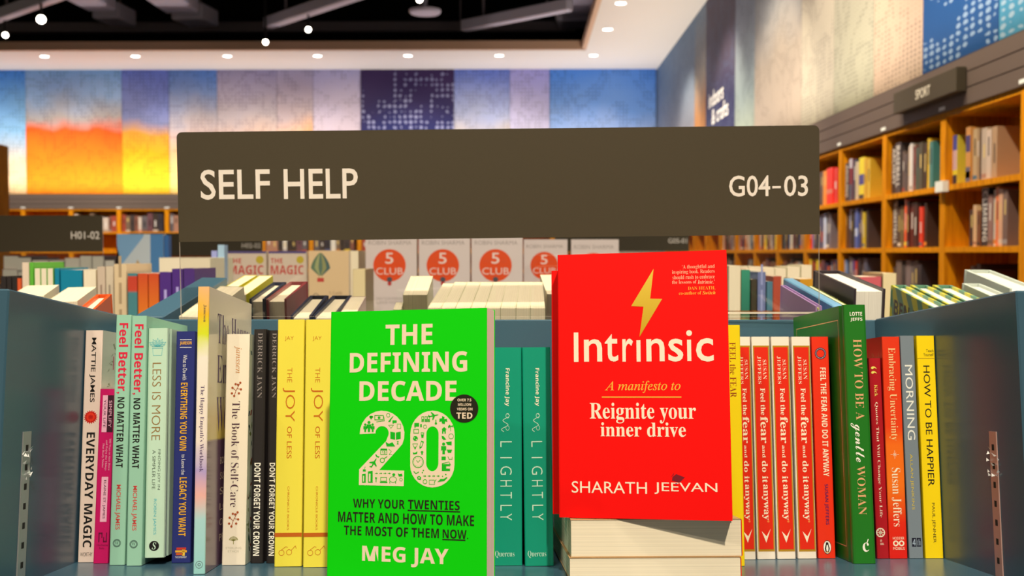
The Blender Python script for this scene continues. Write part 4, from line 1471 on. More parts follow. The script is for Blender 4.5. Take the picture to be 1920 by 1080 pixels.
orm = gradient_mat([(0, (226, 140, 20)), (.6, (222, 118, 30)), (1, (200, 70, 34))], 2, 0, .22)
upright(239, 257, 513, YL - .05, multi, 'orange and teal banded spine beside the thick sand coloured book')
upright(258, 277, 513, YL - .05, orm, 'first orange-red paperback beside the banded spine')
upright(278, 297.5, 513, YL - .05, orm, 'second orange-red paperback, touching the purple spines')
for i, (x0, x1, y) in enumerate(((299, 321, 510), (322, 343, 504), (344, 365, 503.5))):
    upright(x0, x1, y, YL - .05, violet, '%s of three purple paperbacks with white spine lettering, counted from the orange ones' % names[i], ink=dash(mat((170, 150, 190)), 2), group='purple paperbacks')
# cream stack and the small lilac box
A = P(297, 483, 2.5)


def flat(x0, x1, ytop, Y, t, depth, cover, label, paper=PAPER, group=None, hard=False):
    """A book lying flat with its page edge to us."""
    A, B_ = P(x0, ytop, Y), P(x1, ytop, Y)
    M = frame((B_.x, Y, A.z), (0, 0, -1), (-1, 0, 0), (0, 1, 0))
    k = Book(M, t, depth, B_.x - A.x, cover, hard=hard, paper=paper)
    k.finish('book', label, group=group)
    return A.z - t


z = P(297, 483, 2.5).z
tt = (z - T2) / 4 - .0004
for i in range(4):
    flat(298 - 1.5 * i, 394 + i, 483, 2.5, tt, .2, wcov2, 'thick cream book, %s from the top in the stack beside the red-lettered covers' % ('first', 'second', 'third', 'fourth')[i], group='stacked cream books') if i == 0 else None
    if i:
        A, B_ = P(298, 483, 2.5), P(394 + i, 483, 2.5)
        M = frame((B_.x, 2.5, z - i * (tt + .0004)), (0, 0, -1), (-1, 0, 0), (0, 1, 0))
        Book(M, tt, .2, B_.x - A.x, wcov2).finish('book', 'thick cream book, %s from the top in the stack beside the red-lettered covers' % ('first', 'second', 'third', 'fourth')[i], group='stacked cream books')
upright(396, 407, 470, 2.62, mat((150, 150, 190)), 'slim lilac spine beside the pair of red-lettered covers', d=.03)
upright(408, 421, 459, 2.62, mat((160, 184, 204)), 'slim pale blue spine beside the pair of red-lettered covers', d=.03)

# pair of grey covers with red lettering
band = mat((84, 68, 110)); gcov2 = mat((206, 180, 152)); redl = mat((186, 56, 48)); seal = mat((186, 158, 40))


def red_ink(k):
    w, h = k.d, k.h
    k.front.rect(0, w, h * .955, h, band)
    k.front.text('THE', w * .06, w * .38, h * .76, h * .86, redl, 'bold')
    k.front.text('MAGIC', w * .06, w * .93, h * .54, h * .72, redl, 'bold')
    k.front.disc(w * .84, h * .83, w * .10, w * .10, seal, 1, 16)
    k.front.text('Rhonda Byrne', w * .2, w * .8, h * .10, h * .16, redl, 'serif')


zb = face_up(424, 499, 471, 2.85, .135, .02, gcov2, 'grey cover with red capitals and a gold seal, beside the pale blue spine', red_ink, 'red-lettered covers')
face_up(503, 574, 471, 2.85, .135, .02, gcov2, 'grey cover with red capitals and a gold seal, beside the balloon cover', red_ink, 'red-lettered covers')
riser(P(420, 500, 2.85).x, P(577, 500, 2.85).x, 2.84, 2.97, T2 + .0005, zb - .0002, 'low cream riser under the two red-lettered covers')


# tan cover with a drawn balloon
def balloon_ink(k):
    w, h = k.d, k.h
    cx, cy, r = w * .30, h * .84, w * .245
    gm = [mat(c) for c in ((92, 110, 80), (150, 150, 96), (84, 104, 84), (136, 132, 80), (70, 92, 84))]
    prev = None
    for j in range(5):
        a0, a1 = -1 + j * .4, -1 + (j + 1) * .4
        pts = []
        for s, rng in ((a0, range(0, 13)), (a1, range(12, -1, -1))):
            for i in rng:
                t = i / 12
                y = cy + r * 1.0 - t * r * 2.3
                prof = r * math.sin(math.pi * min(1, t * .62 + .02)) ** .8 if t < .7 else r * (1.0 - (t - .7) * 2.75) * .93
                pts.append((cx + s * max(prof, .001), y))
        k.front.poly(pts, gm[j])
    yb = cy - r * 1.3
    for s in (-1, 1):
        k.front.stroke([(cx + s * r * .16, yb), (cx + s * r * .12, yb - r * .28)], .0006, mat((110, 80, 50)))
    k.front.rect(cx - r * .34, cx + r * .34, yb - r * .62, yb - r * .22, redl)
    k.front.text('A Guide', w * .50, w * .84, h * .42, h * .47, mat((150, 116, 84)), 'serif')
    k.front.text('to Living', w * .50, w * .92, h * .35, h * .40, mat((150, 116, 84)), 'serif')
    k.front.ring(w * .18, h * .40, w * .05, w * .075, mat((150, 124, 96)), 1, 16)


zb = face_up(578, 654, 470, 2.6, .185, .028, mat((214, 176, 126)), 'tan cover with a drawn green balloon and red basket', balloon_ink)
riser(P(578, 500, 2.6).x, P(654, 500, 2.6).x, 2.598, 2.70, T2 + .0005, zb - .0002, 'cream riser under the balloon cover')
upright(656, 672, 470, 2.74, beige, 'tan book with rounded page edge beside the balloon cover', fore=True)
upright(661, 685, 505, 2.30, mat((140, 112, 58)), 'dark tan page block between the balloon cover and the first round-badge cover', fore=True, paper=PAPER_TAN)

# row of grey covers with an orange disc
disc = mat((214, 66, 12)); pale_l = mat((224, 190, 170)); gc5 = mat((206, 184, 168)); gl = mat((150, 132, 122)); edge5 = mat((150, 90, 60))


def club_ink(k):
    w, h = k.d, k.h
    cx, cy, r = w * .47, h - w * .60, w * .318
    k.front.disc(cx, cy, r, r, disc, 1, 36)
    k.front.text('5', cx - r * .26, cx + r * .24, cy + r * .10, cy + r * .78, pale_l, 'medium', 2)
    k.front.text('THE', cx - r * .74, cx - r * .34, cy + r * .18, cy + r * .34, mat((206, 70, 30)), 'bold', 2)
    k.front.text('AM', cx + r * .34, cx + r * .68, cy + r * .18, cy + r * .34, mat((206, 70, 30)), 'bold', 2)
    k.front.text('CLUB', cx - r * .82, cx + r * .82, cy - r * .56, cy - r * .14, pale_l, 'sans', 2)
    k.front.disc(cx, cy - r * .86, r * .17, r * .16, mat((70, 70, 74)), 3, 12)
    k.front.disc(cx, cy - r * 1.10, r * .13, r * .15, mat((180, 50, 44)), 3, 10)
    k.front.text('ROBIN SHARMA', w * .06, w * .90, h - w * .20, h - w * .115, gl, 'sans')
    k.front.text('OWN YOUR MORNING', w * .2, w * .74, h * .18, h * .215, gl, 'sans')
    k.front.text('ELEVATE YOUR LIFE', w * .2, w * .74, h * .13, h * .165, gl, 'sans')


rows5 = ((685, 781, 440, 2.74), (785, 881, 440, 2.74), (884, 980, 440, 2.74), (982, 1064, 449, 2.90), (1071, 1160, 449, 2.90))
labs5 = ('first grey cover with an orange disc, beside the dark tan block', 'second grey cover with an orange disc, above the thick cream block', 'third grey cover with an orange disc, above the even cream row',
         'fourth grey cover with an orange disc, partly hidden by the red cover', 'grey cover with an orange disc, mostly hidden behind the red cover')
for (x0, x1, y, Y), lab in zip(rows5, labs5):
    zb = face_up(x0, x1, y, Y, .205, .03, gc5, lab, club_ink, 'grey covers with orange discs')
    riser(P(x0, y, Y).x, P(x1, y, Y).x, Y - .001, Y + .10, T2 + .0005, zb - .0002, 'low cream riser under the ' + lab.split(',')[0])

# right part of the table
YR = 1.85
upright(1366, 1389, 498, YR, beige, 'beige page block beside the mottled green spine, behind the red cover', fore=True)
gm = gradient_mat([(0, (40, 110, 84)), (.45, (30, 116, 90)), (.55, (120, 150, 100)), (.62, (40, 110, 84)), (1, (60, 150, 110))], 2, 0, .25, wobble=.3)
upright(1390, 1407, 506, YR, gm, 'mottled green spine beside the beige page block')
upright(1408.5, 1420, 524, YR, mat((62, 52, 36)), 'dark olive short spine beside the mottled green one')
upright(1421, 1436.5, 510, YR, mat((112, 116, 148)), 'grey-blue tall spine between the dark olive and the small teal one', ink=dash(mat((150, 150, 180)), 3))
upright(1438, 1449.5, 528, YR, mat((76, 116, 126)), 'small teal spine beside the grey-blue one')
upright(1450, 1466, 518, YR + .15, mat((176, 68, 44)), 'red book set back behind the small teal spine')
upright(1398, 1432, 505, YR + .5, mat((196, 60, 50)), 'red book lying back among the cream tops', fore=True)
for i, (x0, x1, y, Y) in enumerate(((1374, 1402, 501, 2.5), (1404, 1428, 500, 2.5), (1430, 1452, 501, 2.5), (1453, 1474, 503, 2.5), (1476, 1500, 500, 2.5), (1502, 1522, 497, 2.5))):
    upright(x0, x1, y, Y, wcov2, '%s of the far cream page blocks below the wooden bookcases, counted from the red cover' % ('first', 'second', 'third', 'fourth', 'fifth', 'sixth')[i], fore=True, group='far cream page blocks')
upright(1500, 1530, 523, 2.1, mat((206, 140, 24)), 'amber yellow book just behind the black hardback')
upright(1614, 1653, 519, 2.2, mat((196, 84, 84)), 'dusty pink cover showing behind the black hardback')
upright(1655, 1681, 512, 2.2, mat((150, 112, 70)), 'tan brown block beside the dusty pink cover', fore=True, paper=PAPER_TAN)


# small signs of the shelves farther back
def far_sign(xr, ytop, ybot, Y, code, width, zfoot, label):
    TR, BR_ = P(xr, ytop, Y), P(xr, ybot, Y)
    M = Matrix.Translation((TR.x - width, Y, TR.z))
    r = thing('category_sign', M, label, 'sign')
    hb = TR.z - BR_.z
    b = MB(); b.prism(sign_outline(width, TR.z - zfoot, .0055), 0, .004, ACR, edge=EDGE); b.build('acrylic_sheet', r)
    b = MB(); b.prism(sign_outline(width, hb, .0055), -.0005, -.0001, OLIVE)
    Ink(b, lambda x, y, l=1: (x, -.0005 - E * l, y)).text(code, width * .845, width * .985, -hb * .65, -hb * .44, LET, 'medium')
    b.build('printed_band', r)


far_sign(192, 404, 472, 3.25, 'H01-02', .627, T2, 'dark grey sign reading H01-02 on the table by the picture edge')
table(-3.6, -1.15, 3.85, 5.9, 1.28, 'farther blue table of flat magazines beyond the H01-02 sign')
table(-0.9, 1.2, 4.6, 5.9, 1.28, 'farther blue table behind the upright covers, mostly hidden by the big sign')
far_sign(492, 437, 480, 5.0, 'H02-02', .627, 1.28, 'small far grey sign under the big sign, above the red-lettered covers')
far_sign(1292, 428, 471, 5.0, 'G05-01', .627, 1.28, 'small far grey sign showing between the orange disc covers and the red cover')


# picture book leaning beyond the orange spines
def sea_ink(k):
    w, h = k.d, k.h
    k.front.rect(0, w * .72, 0, h, mat((206, 206, 196)), 1)
    k.front.poly([(0, h), (0, h * .35), (w * .58, h * .96), (w * .58, h)], mat((132, 168, 190)), 2)
    k.front.poly([(w * .16, 0), (w * .44, h * .55), (w * .62, h * .30), (w * .58, 0)], mat((196, 160, 110)), 2)
    k.front.poly([(0, h * .8), (w * .08, h * .5), (w * .14, 0), (0, 0)], mat((170, 190, 196)), 2)


zb = face_up(219, 306, 439, 3.6, .19, .03, mat((84, 132, 170)), 'blue and white picture cover standing beside the H01-02 sign', sea_ink)
upright(307, 316, 441, 3.6, mat((60, 104, 150)), 'blue spine beside the blue and white picture cover', z0=1.3, d=.03)
riser(P(215, 500, 3.6).x, P(318, 500, 3.6).x, 3.598, 3.75, 1.15, min(zb, 1.3) - .0002, 'grey riser under the blue and white picture cover', mat((80, 70, 60)))
b = MB(); b.box((P(205, 500, 3.6).x, 3.56, 0), (P(328, 500, 3.6).x, 3.80, 1.15), BLUE); tag(b.build('pedestal'), 'narrow blue pedestal carrying the blue and white picture cover', 'pedestal')
# flat magazines on the farther table
rnd = random.Random(21)
ords9 = ('first', 'second', 'third', 'fourth', 'fifth', 'sixth', 'seventh', 'eighth', 'ninth', 'tenth')
zt = 1.28
spots = [(x0, x1, 4.2) for x0, x1 in ((2, 30), (32, 58), (60, 88), (92, 116), (118, 146), (148, 170), (172, 194), (196, 214))]
for i, (x0, x1, Y) in enumerate(spots):
    n = 3
    z = zt + .0005
    w = P(x1, 475, Y).x - P(x0, 475, Y).x
    xx = P(x0, 475, Y).x
    top = P(x0, 484 + rnd.uniform(-6, 4), Y).z
    tt = (top - z) / n - .0005
    for j in range(n):
        c = rnd.choice(((60, 50, 46), (90, 78, 70), (196, 150, 140), (70, 64, 70), (150, 60, 50), (210, 190, 170)))
        M = frame((xx + w, Y + rnd.uniform(0, .02), z + tt), (0, 0, -1), (-1, 0, 0), (0, 1, 0))
        Book(M, tt, .26, w, mat(c), paper=PAPER_WHITE).finish('book', '%s book of the %s flat stack from the picture edge, on the farther table' % (('bottom', 'middle', 'top')[j], ords9[i]), group='flat stacks', merged=True)
        z += tt + .0005


# ------------------------------------------------------------------ wooden bookcases along the walls
WOOD = wood_mat()
DARKBACK = mat((104, 60, 16), rough=.7)
SHELF_Z = (0.231, 0.544, 0.857, 1.17, 1.483, 1.796)
UW, UD = 0.885, 0.34
WHITE_TAG = mat((232, 222, 206), rough=.4)


def bookcase(M, label, group, w=UW):
    r = thing('bookcase', M, label, 'bookcase', group)
    s = .033
    b = MB(); b.box((0.0004, 0, 0), (s, UD, 2.168), WOOD); b.build('side_panel', r)
    b = MB(); b.box((w - s, 0, 0), (w - .0004, UD, 2.168), WOOD); b.build('side_panel', r)
    b = MB(); b.box((s, UD - .012, .04), (w - s, UD - .001, 2.168), WOOD); b.build('back_panel', r)
    for z in SHELF_Z:
        b = MB(); b.box((s, .002, z - .028), (w - s, UD - .012, z), WOOD); b.build('shelf_board', r)
    b = MB(); b.box((s, .002, 2.14), (w - s, UD - .012, 2.168), WOOD); b.build('top_board', r)
    b = MB(); b.box((-.03, -.012, 2.178), (.045, -.0102, 2.196), WHITE_TAG); b.build('bay_marker', r)
    return r


PAL = ((60, 46, 40), (92, 80, 74), (40, 44, 66), (150, 60, 40), (196, 170, 140), (110, 84, 60), (80, 90, 120), (196, 120, 40), (54, 40, 30), (140, 130, 120), (170, 40, 30), (206, 190, 160),
       (70, 100, 110), (120, 70, 50), (226, 190, 40), (48, 40, 44), (160, 110, 80), (100, 60, 60))
CNAME = {0: 'near-black', 1: 'grey', 2: 'navy', 3: 'rust red', 4: 'cream', 5: 'brown', 6: 'slate blue', 7: 'amber', 8: 'dark brown', 9: 'pale grey', 10: 'red', 11: 'ivory', 12: 'teal grey', 13: 'russet',
         14: 'yellow', 15: 'charcoal', 16: 'tan', 17: 'wine'}
ORD = ('first', 'second', 'third', 'fourth', 'fifth', 'sixth', 'seventh', 'eighth', 'ninth', 'tenth', 'eleventh', 'twelfth', 'thirteenth', 'fourteenth', 'fifteenth', 'sixteenth', 'seventeenth', 'eighteenth')


def fill(M, x0, x1, z, rnd, where, group, items=None, hmax=.27, tmin=.018, tmax=.048, pick=None):
    """Books along one shelf of a bookcase; items = [(thickness, height, colour, letters or gap)] or a random run."""
    x, i = x0, 0
    while x < x1 - .015:
        if items is not None:
            if i >= len(items):
                break
            t, h, c, s = items[i]
            cn = None
        else:
            ci = rnd.choice(pick) if pick else rnd.randrange(len(PAL))
            t, h, c, s, cn = rnd.uniform(tmin, tmax), rnd.uniform(.7, .97) * hmax, PAL[ci], None, CNAME[ci]
        i += 1
        if x + t > x1:
            break
        if s == 'gap':
            x += t
            continue
        d = rnd.uniform(.15, .23)
        MM = M @ Matrix.Translation((x, .025 + rnd.uniform(0, .012), z + .0003))
        k = Book(MM, t - .0012, h, d, mat(c, rough=.4), paper=PAPER_TAN)
        lt = mat((206, 190, 166))
        if isinstance(s, str):
            k.spine.text(s, h * .06, h * .06 + min(h * .86, len(s) * .030), t * .16, t * .80, lt, 'bold')
        elif isinstance(s, tuple):
            for (f0, f1, cc) in s:
                k.spineh.rect(0.0005, t - .002, h * f0, h * f1, mat(cc, rough=.4))
        else:
            y0 = rnd.uniform(.12, .4)
            k.spine.rect(h * y0, h * (y0 + rnd.uniform(.2, .4)), t * .36, t * .62, mat(rnd.choice(((206, 190, 166), (30, 26, 24), (206, 170, 90))), rough=.4))
            if rnd.random() < .5:
                k.spineh.rect(.0005, t - .002, h * .04, h * .12, mat(rnd.choice(PAL), rough=.4))
        nm = cn or cname(c)
        k.finish('book', '%s book, %s along the %s' % (nm, ORD[min(i - 1, 17)], where), group=group, merged=True)
        x += t + rnd.choice((0, 0, 0, .001, .004))


def cname(c):
    r, g, b_ = c
    if max(c) < 70:
        return 'near-black'
    if r > 190 and g > 150 and b_ < 90:
        return 'yellow'
    if r > 190 and 70 < g <= 150 and b_ < 90:
        return 'orange'
    if r > 150 and g < 80:
        return 'red'
    if b_ > r + 15:
        return 'blue'
    if min(c) > 160:
        return 'cream'
    if max(c) - min(c) < 30:
        return 'grey'
    if g > r:
        return 'green'
    return 'brown'


rnd = random.Random(8)
G = 'books in the bookcases under the sport sign wall'
# side wall: units run away from us; local x points towards us, local y into the wall
units = []
y = 5.5
starts = [4.615 - .885 * i for i in (0, 1)] + [5.5 + .885 * i for i in range(0, 14)]
near_edges = sorted(set(round(v, 3) for v in [2.845, 3.73, 4.615] + [5.5 + .885 * i for i in range(0, 13)]))
for i, yn in enumerate(near_edges):
    yf = yn + UW
    if yf > 17.0:
        break
    M = frame((WALLX, yf, 0), (0, -1, 0), (1, 0, 0), (0, 0, 1))
    units.append((yn, M))
    bookcase(M, 'oak bookcase unit, %s of the side wall run counted from the camera end' % ORD[i], 'side wall bookcases')
where = {4.615: 'bay in front of the sport sign', 5.5: 'bay at the far end of the sport sign'}
for i, (yn, M) in enumerate(units):
    x0, x1 = .036, UW - .036
    bn = '%s side wall bay' % ORD[i]
    if abs(yn - 4.615) < .01:
        fill(M, x0, x1, 1.796, rnd, 'top shelf of the %s' % bn, G, [(.055, .25, (206, 180, 50), ((.3, .7, (190, 150, 140)), (.7, 1, (60, 70, 130)), (0, .2, (40, 40, 50)))), (.13, 0, 0, 'gap'),
             (.055, .27, (196, 130, 60), ((0, .28, (90, 84, 90)), (.55, .85, (60, 50, 90)), (.08, .2, (206, 196, 190)))), (.05, .255, (176, 144, 100), None), (.03, .25, (150, 116, 76), None), (.03, .24, (60, 40, 26), None),
             (.06, .245, (176, 150, 120), None), (.05, .23, (196, 166, 136), None), (.05, .24, (170, 130, 90), None)])
        b = MB(); b.box((.0, -.03, 0), (.10, -.0005, .055), WHITE_TAG, M=M @ Matrix.Translation((-.02, 0, 1.762)))
        tag(b.build('shelf_label'), 'white card label clipped to the edge of the shelf below the sport sign', 'label')
        fill(M, x0, x1, 1.483, rnd, 'middle shelf of the %s' % bn, G, [(.22, 0, 0, 'gap'), (.05, .18, (70, 44, 30), None), (.04, .2, (206, 160, 110), None), (.04, .17, (120, 70, 40), None), (.075, .276, (44, 40, 40), 'CLIMBING'),
             (.05, .24, (140, 100, 84), None), (.03, .26, (190, 176, 150), None), (.04, .27, (214, 110, 60), None), (.04, .26, (206, 150, 110), None), (.05, .25, (110, 84, 70), None)])
        fill(M, x0, x1, 1.17, rnd, 'lower shelf of the %s' % bn, G, [(.25, 0, 0, 'gap'), (.05, .22, (44, 26, 20), None), (.05, .23, (60, 40, 34), None), (.04, .2, (80, 50, 40), None)])
    elif abs(yn - 5.5) < .01:
        fill(M, x0, x1, 1.796, rnd, 'top shelf of the %s' % bn, G, [(.075, .285, (50, 42, 38), 'ARCHERY'), (.09, .295, (64, 54, 50), 'BASEBALL'), (.04, .24, (96, 76, 64), None), (.05, .22, (80, 64, 56), None), (.03, .26, (190, 160, 130), None),
             (.04, .27, (206, 190, 170), None), (.05, .25, (110, 50, 40), None), (.06, .24, (50, 70, 50), None), (.06, .26, (70, 60, 40), None), (.05, .25, (60, 40, 26), None), (.035, .27, (206, 160, 30), None), (.05, .25, (60, 110, 96), None)])
        fill(M, x0, x1, 1.483, rnd, 'middle shelf of the %s' % bn, G, [(.02, 0, 0, 'gap'), (.085, .275, (60, 50, 46), 'BASKETBALL'), (.05, .23, (80, 60, 44), None), (.04, .24, (110, 90, 50), None), (.04, .22, (70, 50, 40), None), (.035, .276, (226, 84, 34), None),
             (.04, .26, (70, 20, 16), None), (.06, .25, (90, 30, 20), None), (.06, .25, (60, 26, 20), None), (.03, .24, (50, 30, 24), None), (.05, .22, (206, 50, 24), None), (.04, .24, (60, 40, 30), None)])
        fill(M, x0, x1, 1.17, rnd, 'lower shelf of the %s' % bn, G, [(.05, 0, 0, 'gap'), (.06, .2, (60, 50, 44), None), (.08, .24, (110, 90, 76), ((.1, .25, (226, 140, 40)),)), (.05, .22, (70, 60, 54), None), (.08, .24, (120, 100, 90), ((.1, .25, (226, 150, 40)),)),
             (.05, .23, (90, 80, 74), None), (.06, .24, (76, 66, 60), None), (.06, .22, (50, 44, 44), None)])
    elif abs(yn - 6.385) < .01:
        fill(M, x0, x1, 1.796, rnd, 'top shelf of the %s' % bn, G, [(.075, .26, (66, 56, 56), 'ANGLING'), (.07, .28, (120, 40, 50), ((.78, 1, (190, 176, 170)), (0, .4, (80, 80, 90)))), (.07, .27, (60, 60, 70), None), (.06, .25, (196, 170, 130), None),
             (.10, .27, (226, 196, 30), ((.35, .6, (60, 60, 120)), (0, .12, (60, 50, 40)))), (.05, .26, (206, 150, 30), None), (.06, .25, (206, 160, 40), None)])
        fill(M, x0, x1, 1.483, rnd, 'middle shelf of the %s' % bn, G, [(.03, .24, (110, 70, 40), None), (.04, 0, 0, 'gap'), (.04, .26, (180, 180, 190), ((0, .5, (60, 60, 70)),)), (.05, .25, (50, 44, 40), None), (.05, .23, (60, 60, 50), None), (.06, .26, (80, 96, 150), ((.3, .5, (190, 190, 206)),)),
             (.05, .24, (60, 66, 100), None), (.04, .25, (90, 60, 50), None), (.045, .23, (206, 170, 40), None), (.04, .24, (70, 56, 50), None)])
        fill(M, x0, x1, 1.17, rnd, 'lower shelf of the %s' % bn, G, [(.05, .24, (110, 130, 160), None), (.06, .26, (90, 70, 60), None), (.06, .25, (150, 140, 130), None), (.05, .24, (80, 60, 110), None), (.05, .23, (180, 50, 30), None), (.06, .25, (60, 50, 50), None), (.06, .25, (84, 64, 54), None), (.06, .25, (84, 84, 94), None)])
    elif abs(yn - 7.27) < .01:
        fill(M, x0, x1, 1.796, rnd, 'top shelf of the %s' % bn, G, [(.08, .25, (90, 70, 60), None)] * 4 + [(.10, .25, (226, 130, 30), None), (.15, .26, (226, 36, 20), ((.3, .42, (206, 110, 80)),)), (.10, .25, (206, 30, 20), None)])
        fill(M, x0, x1, 1.483, rnd, 'middle shelf of the %s' % bn, G, [(.06, .24, (226, 50, 24), None), (.05, .25, (110, 110, 150), None), (.06, .24, (90, 80, 80), None), (.06, .25, (60, 50, 46), None), (.05, .24, (80, 84, 100), None), (.07, .25, (70, 70, 90), ((.2, .5, (150, 70, 60)),)), (.06, .25, (190, 190, 196), None),
             (.06, .26, (60, 56, 60), None), (.06, .25, (110, 100, 100), None)])
        fill(M, x0, x1, 1.17, rnd, 'lower shelf of the %s' % bn, G, hmax=.25, tmin=.05, tmax=.08)
    elif 8.1 < yn < 11.0:
        fill(M, x0, x1, 1.483, rnd, 'middle shelf of the %s' % bn, G, hmax=.26, tmin=.05, tmax=.085)
        fill(M, x0 + rnd.choice((0, .2, .4)), x1, 1.17, rnd, 'lower shelf of the %s' % bn, G, hmax=.25, tmin=.06, tmax=.09, pick=(0, 1, 5, 8, 9, 13, 15, 16, 17))
# dark band above the bookcases with two grooves, and the wall sign
gd = mat((58, 48, 42), rough=.6)
b = MB()
for (z0, z1, dx) in ((2.168, 2.246, 0), (2.246, 2.252, .012), (2.252, 2.322, 0), (2.322, 2.328, .012), (2.328, 2.402, 0)):
    b.box((WALLX - .01 + dx, 2.0, z0), (WALLX + .40, WALLY - .01, z1), grey_band if dx == 0 else gd)
struct('trim_3', b)
b = MB()
for (z0, z1, dx) in ((2.168, 2.246, 0), (2.246, 2.252, .012), (2.252, 2.322, 0), (2.322, 2.328, .012), (2.328, 2.402, 0)):
    b.box((-13.5, WALLY - .01 + dx, z0), (WALLX - .012, WALLY + .40, z1), grey_band if dx == 0 else gd)
struct('trim_4', b)
b = MB(); b.box((WALLX, 2.0, 2.402), (WALLX + .4, WALLY, 2.41), gd); struct('trim_5', b)
M = frame((WALLX - .062, 6.06, 2.232), (0, -1, 0), (1, 0, 0), (0, 0, 1))
r = thing('wall_sign', M, 'dark olive box sign reading SPORT on the dark band above the oak bookcases', 'sign')
b = MB(); b.box((0, 0, 0), (.87, .05, .118), OLIVE, bev=.002)
Ink(b, lambda x, y, l=1: (x, -E * l * 5, y)).text('SPORT', .34, .54, .033, .083, mat((246, 220, 180)), 'sans'); b.build('sign_board', r)
for x in (.2, .67):
    b = MB(); b.box((x, .0502, .03), (x + .03, .0518, .09), gd); b.build('bracket', r)

# rear wall
G2 = 'books in the rear wall bookcases'
rnd = random.Random(4)
xs0 = (221 - 980) / 2000 * WALLY
BW = 90.5 / 2000 * WALLY
k0 = -9
n = 0
for i in range(-7, 10):
    x = xs0 + BW * i
    if x + BW > WALLX - .02:
        break
    M = Matrix.Translation((x, WALLY, 0))
    bookcase(M, 'oak bookcase unit, %s of the rear wall run ending at the room corner' % ('%s' % (ORD + ('nineteenth', 'twentieth'))[i + 7]), 'rear wall bookcases', w=BW)
    bn = '%s rear wall bay' % ORD[i + 7]
    if -1 <= i <= 1:
        fill(M, .04, BW - .04, 1.796, rnd, 'top shelf of the %s' % bn, G2, hmax=.32, tmin=.05, tmax=.09, pick=(0, 1, 3, 4, 5, 8, 11, 13, 16, 17, 15, 7))
    if 1 <= i <= 6:
        fill(M, .04, BW - .04, 1.483, rnd, 'middle shelf of the %s' % bn, G2, hmax=.26, tmin=.06, tmax=.10, pick=(0, 1, 3, 7, 5, 8, 11, 13, 16, 17, 15))
# oak case standing free at the picture edge
M = Matrix.Translation((P(16, 300, 8.5).x - .9, 8.2, 0))
r = thing('bookcase', M, 'freestanding oak bookcase at the picture edge beside the H01-02 sign', 'bookcase')
zt_ = P(10, 267, 8.2).z
for (lo, hi, nm) in (((0, 0, 0), (.05, .3, zt_), 'side_panel'), ((.85, 0, 0), (.9, .3, zt_), 'side_panel'), ((.05, 0, zt_ - .28), (.85, .3, zt_), 'top_board'), ((.05, .28, 0), (.85, .299, zt_ - .28), 'back_panel'),
                     ((.05, 0, 1.74), (.85, .28, 1.77), 'shelf_board'), ((.05, 0, 1.2), (.85, .28, 1.23), 'shelf_board')):
    b = MB(); b.box(lo, hi, WOOD); b.build(nm, r)

# ------------------------------------------------------------------ printed panels above the bookcases
ZB, ZT = 2.411, SOFZ - .001
HI = ZT - ZB


def art_panel(M, w, m, label):
    b = MB(); b.box((0.003, 0, 0), (w - .003, .03, HI), m)
    o = b.build('art_panel', None, M)
    tag(o, label, 'art panel')
    return o


rear = [(-120, 48, [(0, (236, 190, 140)), (.25, (206, 180, 150)), (.55, (120, 160, 196)), (1, (66, 120, 206))], (70, 80, 90), True, 'bright blue art panel fading to peach, at the picture edge'),
        (48, 229, [(0, (246, 136, 4)), (.3, (240, 104, 0)), (.5, (206, 76, 4)), (.62, (150, 140, 140)), (.8, (130, 152, 190)), (1, (110, 146, 206))], (50, 60, 76), True, 'art panel with a glowing orange lower half under blue'),
        (229, 318, [(0, (246, 186, 34)), (.3, (226, 142, 6)), (.46, (186, 126, 40)), (.6, (110, 112, 150)), (1, (92, 108, 180))], (60, 60, 70), True, 'art panel with a yellow lower half under violet blue'),
        (318, 408, [(0, (240, 190, 110)), (.35, (196, 150, 110)), (.6, (150, 140, 150)), (.8, (110, 130, 176)), (1, (84, 118, 180))], (80, 80, 100), True, 'art panel of steel blue fading to brownish grey, above the big sign end'),
        (408, 520, [(0, (236, 180, 120)), (.35, (196, 156, 130)), (.6, (160, 146, 152)), (1, (140, 132, 164))], (90, 80, 90), True, 'grey lilac art panel with a peach foot, beside the steel blue one'),
        (520, 588, [(0, (236, 160, 90)), (.45, (206, 150, 100)), (.65, (164, 146, 152)), (1, (146, 140, 172))], (80, 74, 90), True, 'narrow lilac art panel with an orange-brown lower part'),
        (588, 677, [(0, (206, 176, 160)), (.4, (180, 160, 164)), (1, (152, 146, 180))], (110, 100, 130), True, 'plain lavender art panel beside the dark navy one'),
        (677, 852, [(0, (30, 44, 100)), (.45, (26, 34, 92)), (.75, (48, 36, 84)), (1, (64, 44, 90))], (150, 150, 190), False, 'dark navy and purple art panel with pale dots'),
        (852, 956, [(0, (236, 206, 150)), (.4, (196, 176, 150)), (.65, (146, 150, 180)), (1, (92, 110, 180))], (70, 80, 100), True, 'blue to sand art panel, beside the dark navy one'),
        (956, 1030, [(0, (226, 206, 190)), (.4, (186, 176, 184)), (1, (140, 136, 190))], (80, 80, 100), True, 'pale violet narrow art panel above the middle of the sign'),
        (1030, 1225, [(0, (206, 200, 200)), (.35, (166, 172, 190)), (.7, (104, 140, 196)), (1, (70, 116, 186))], (50, 66, 96), True, 'wide blue art panel next to the corner of the room')]
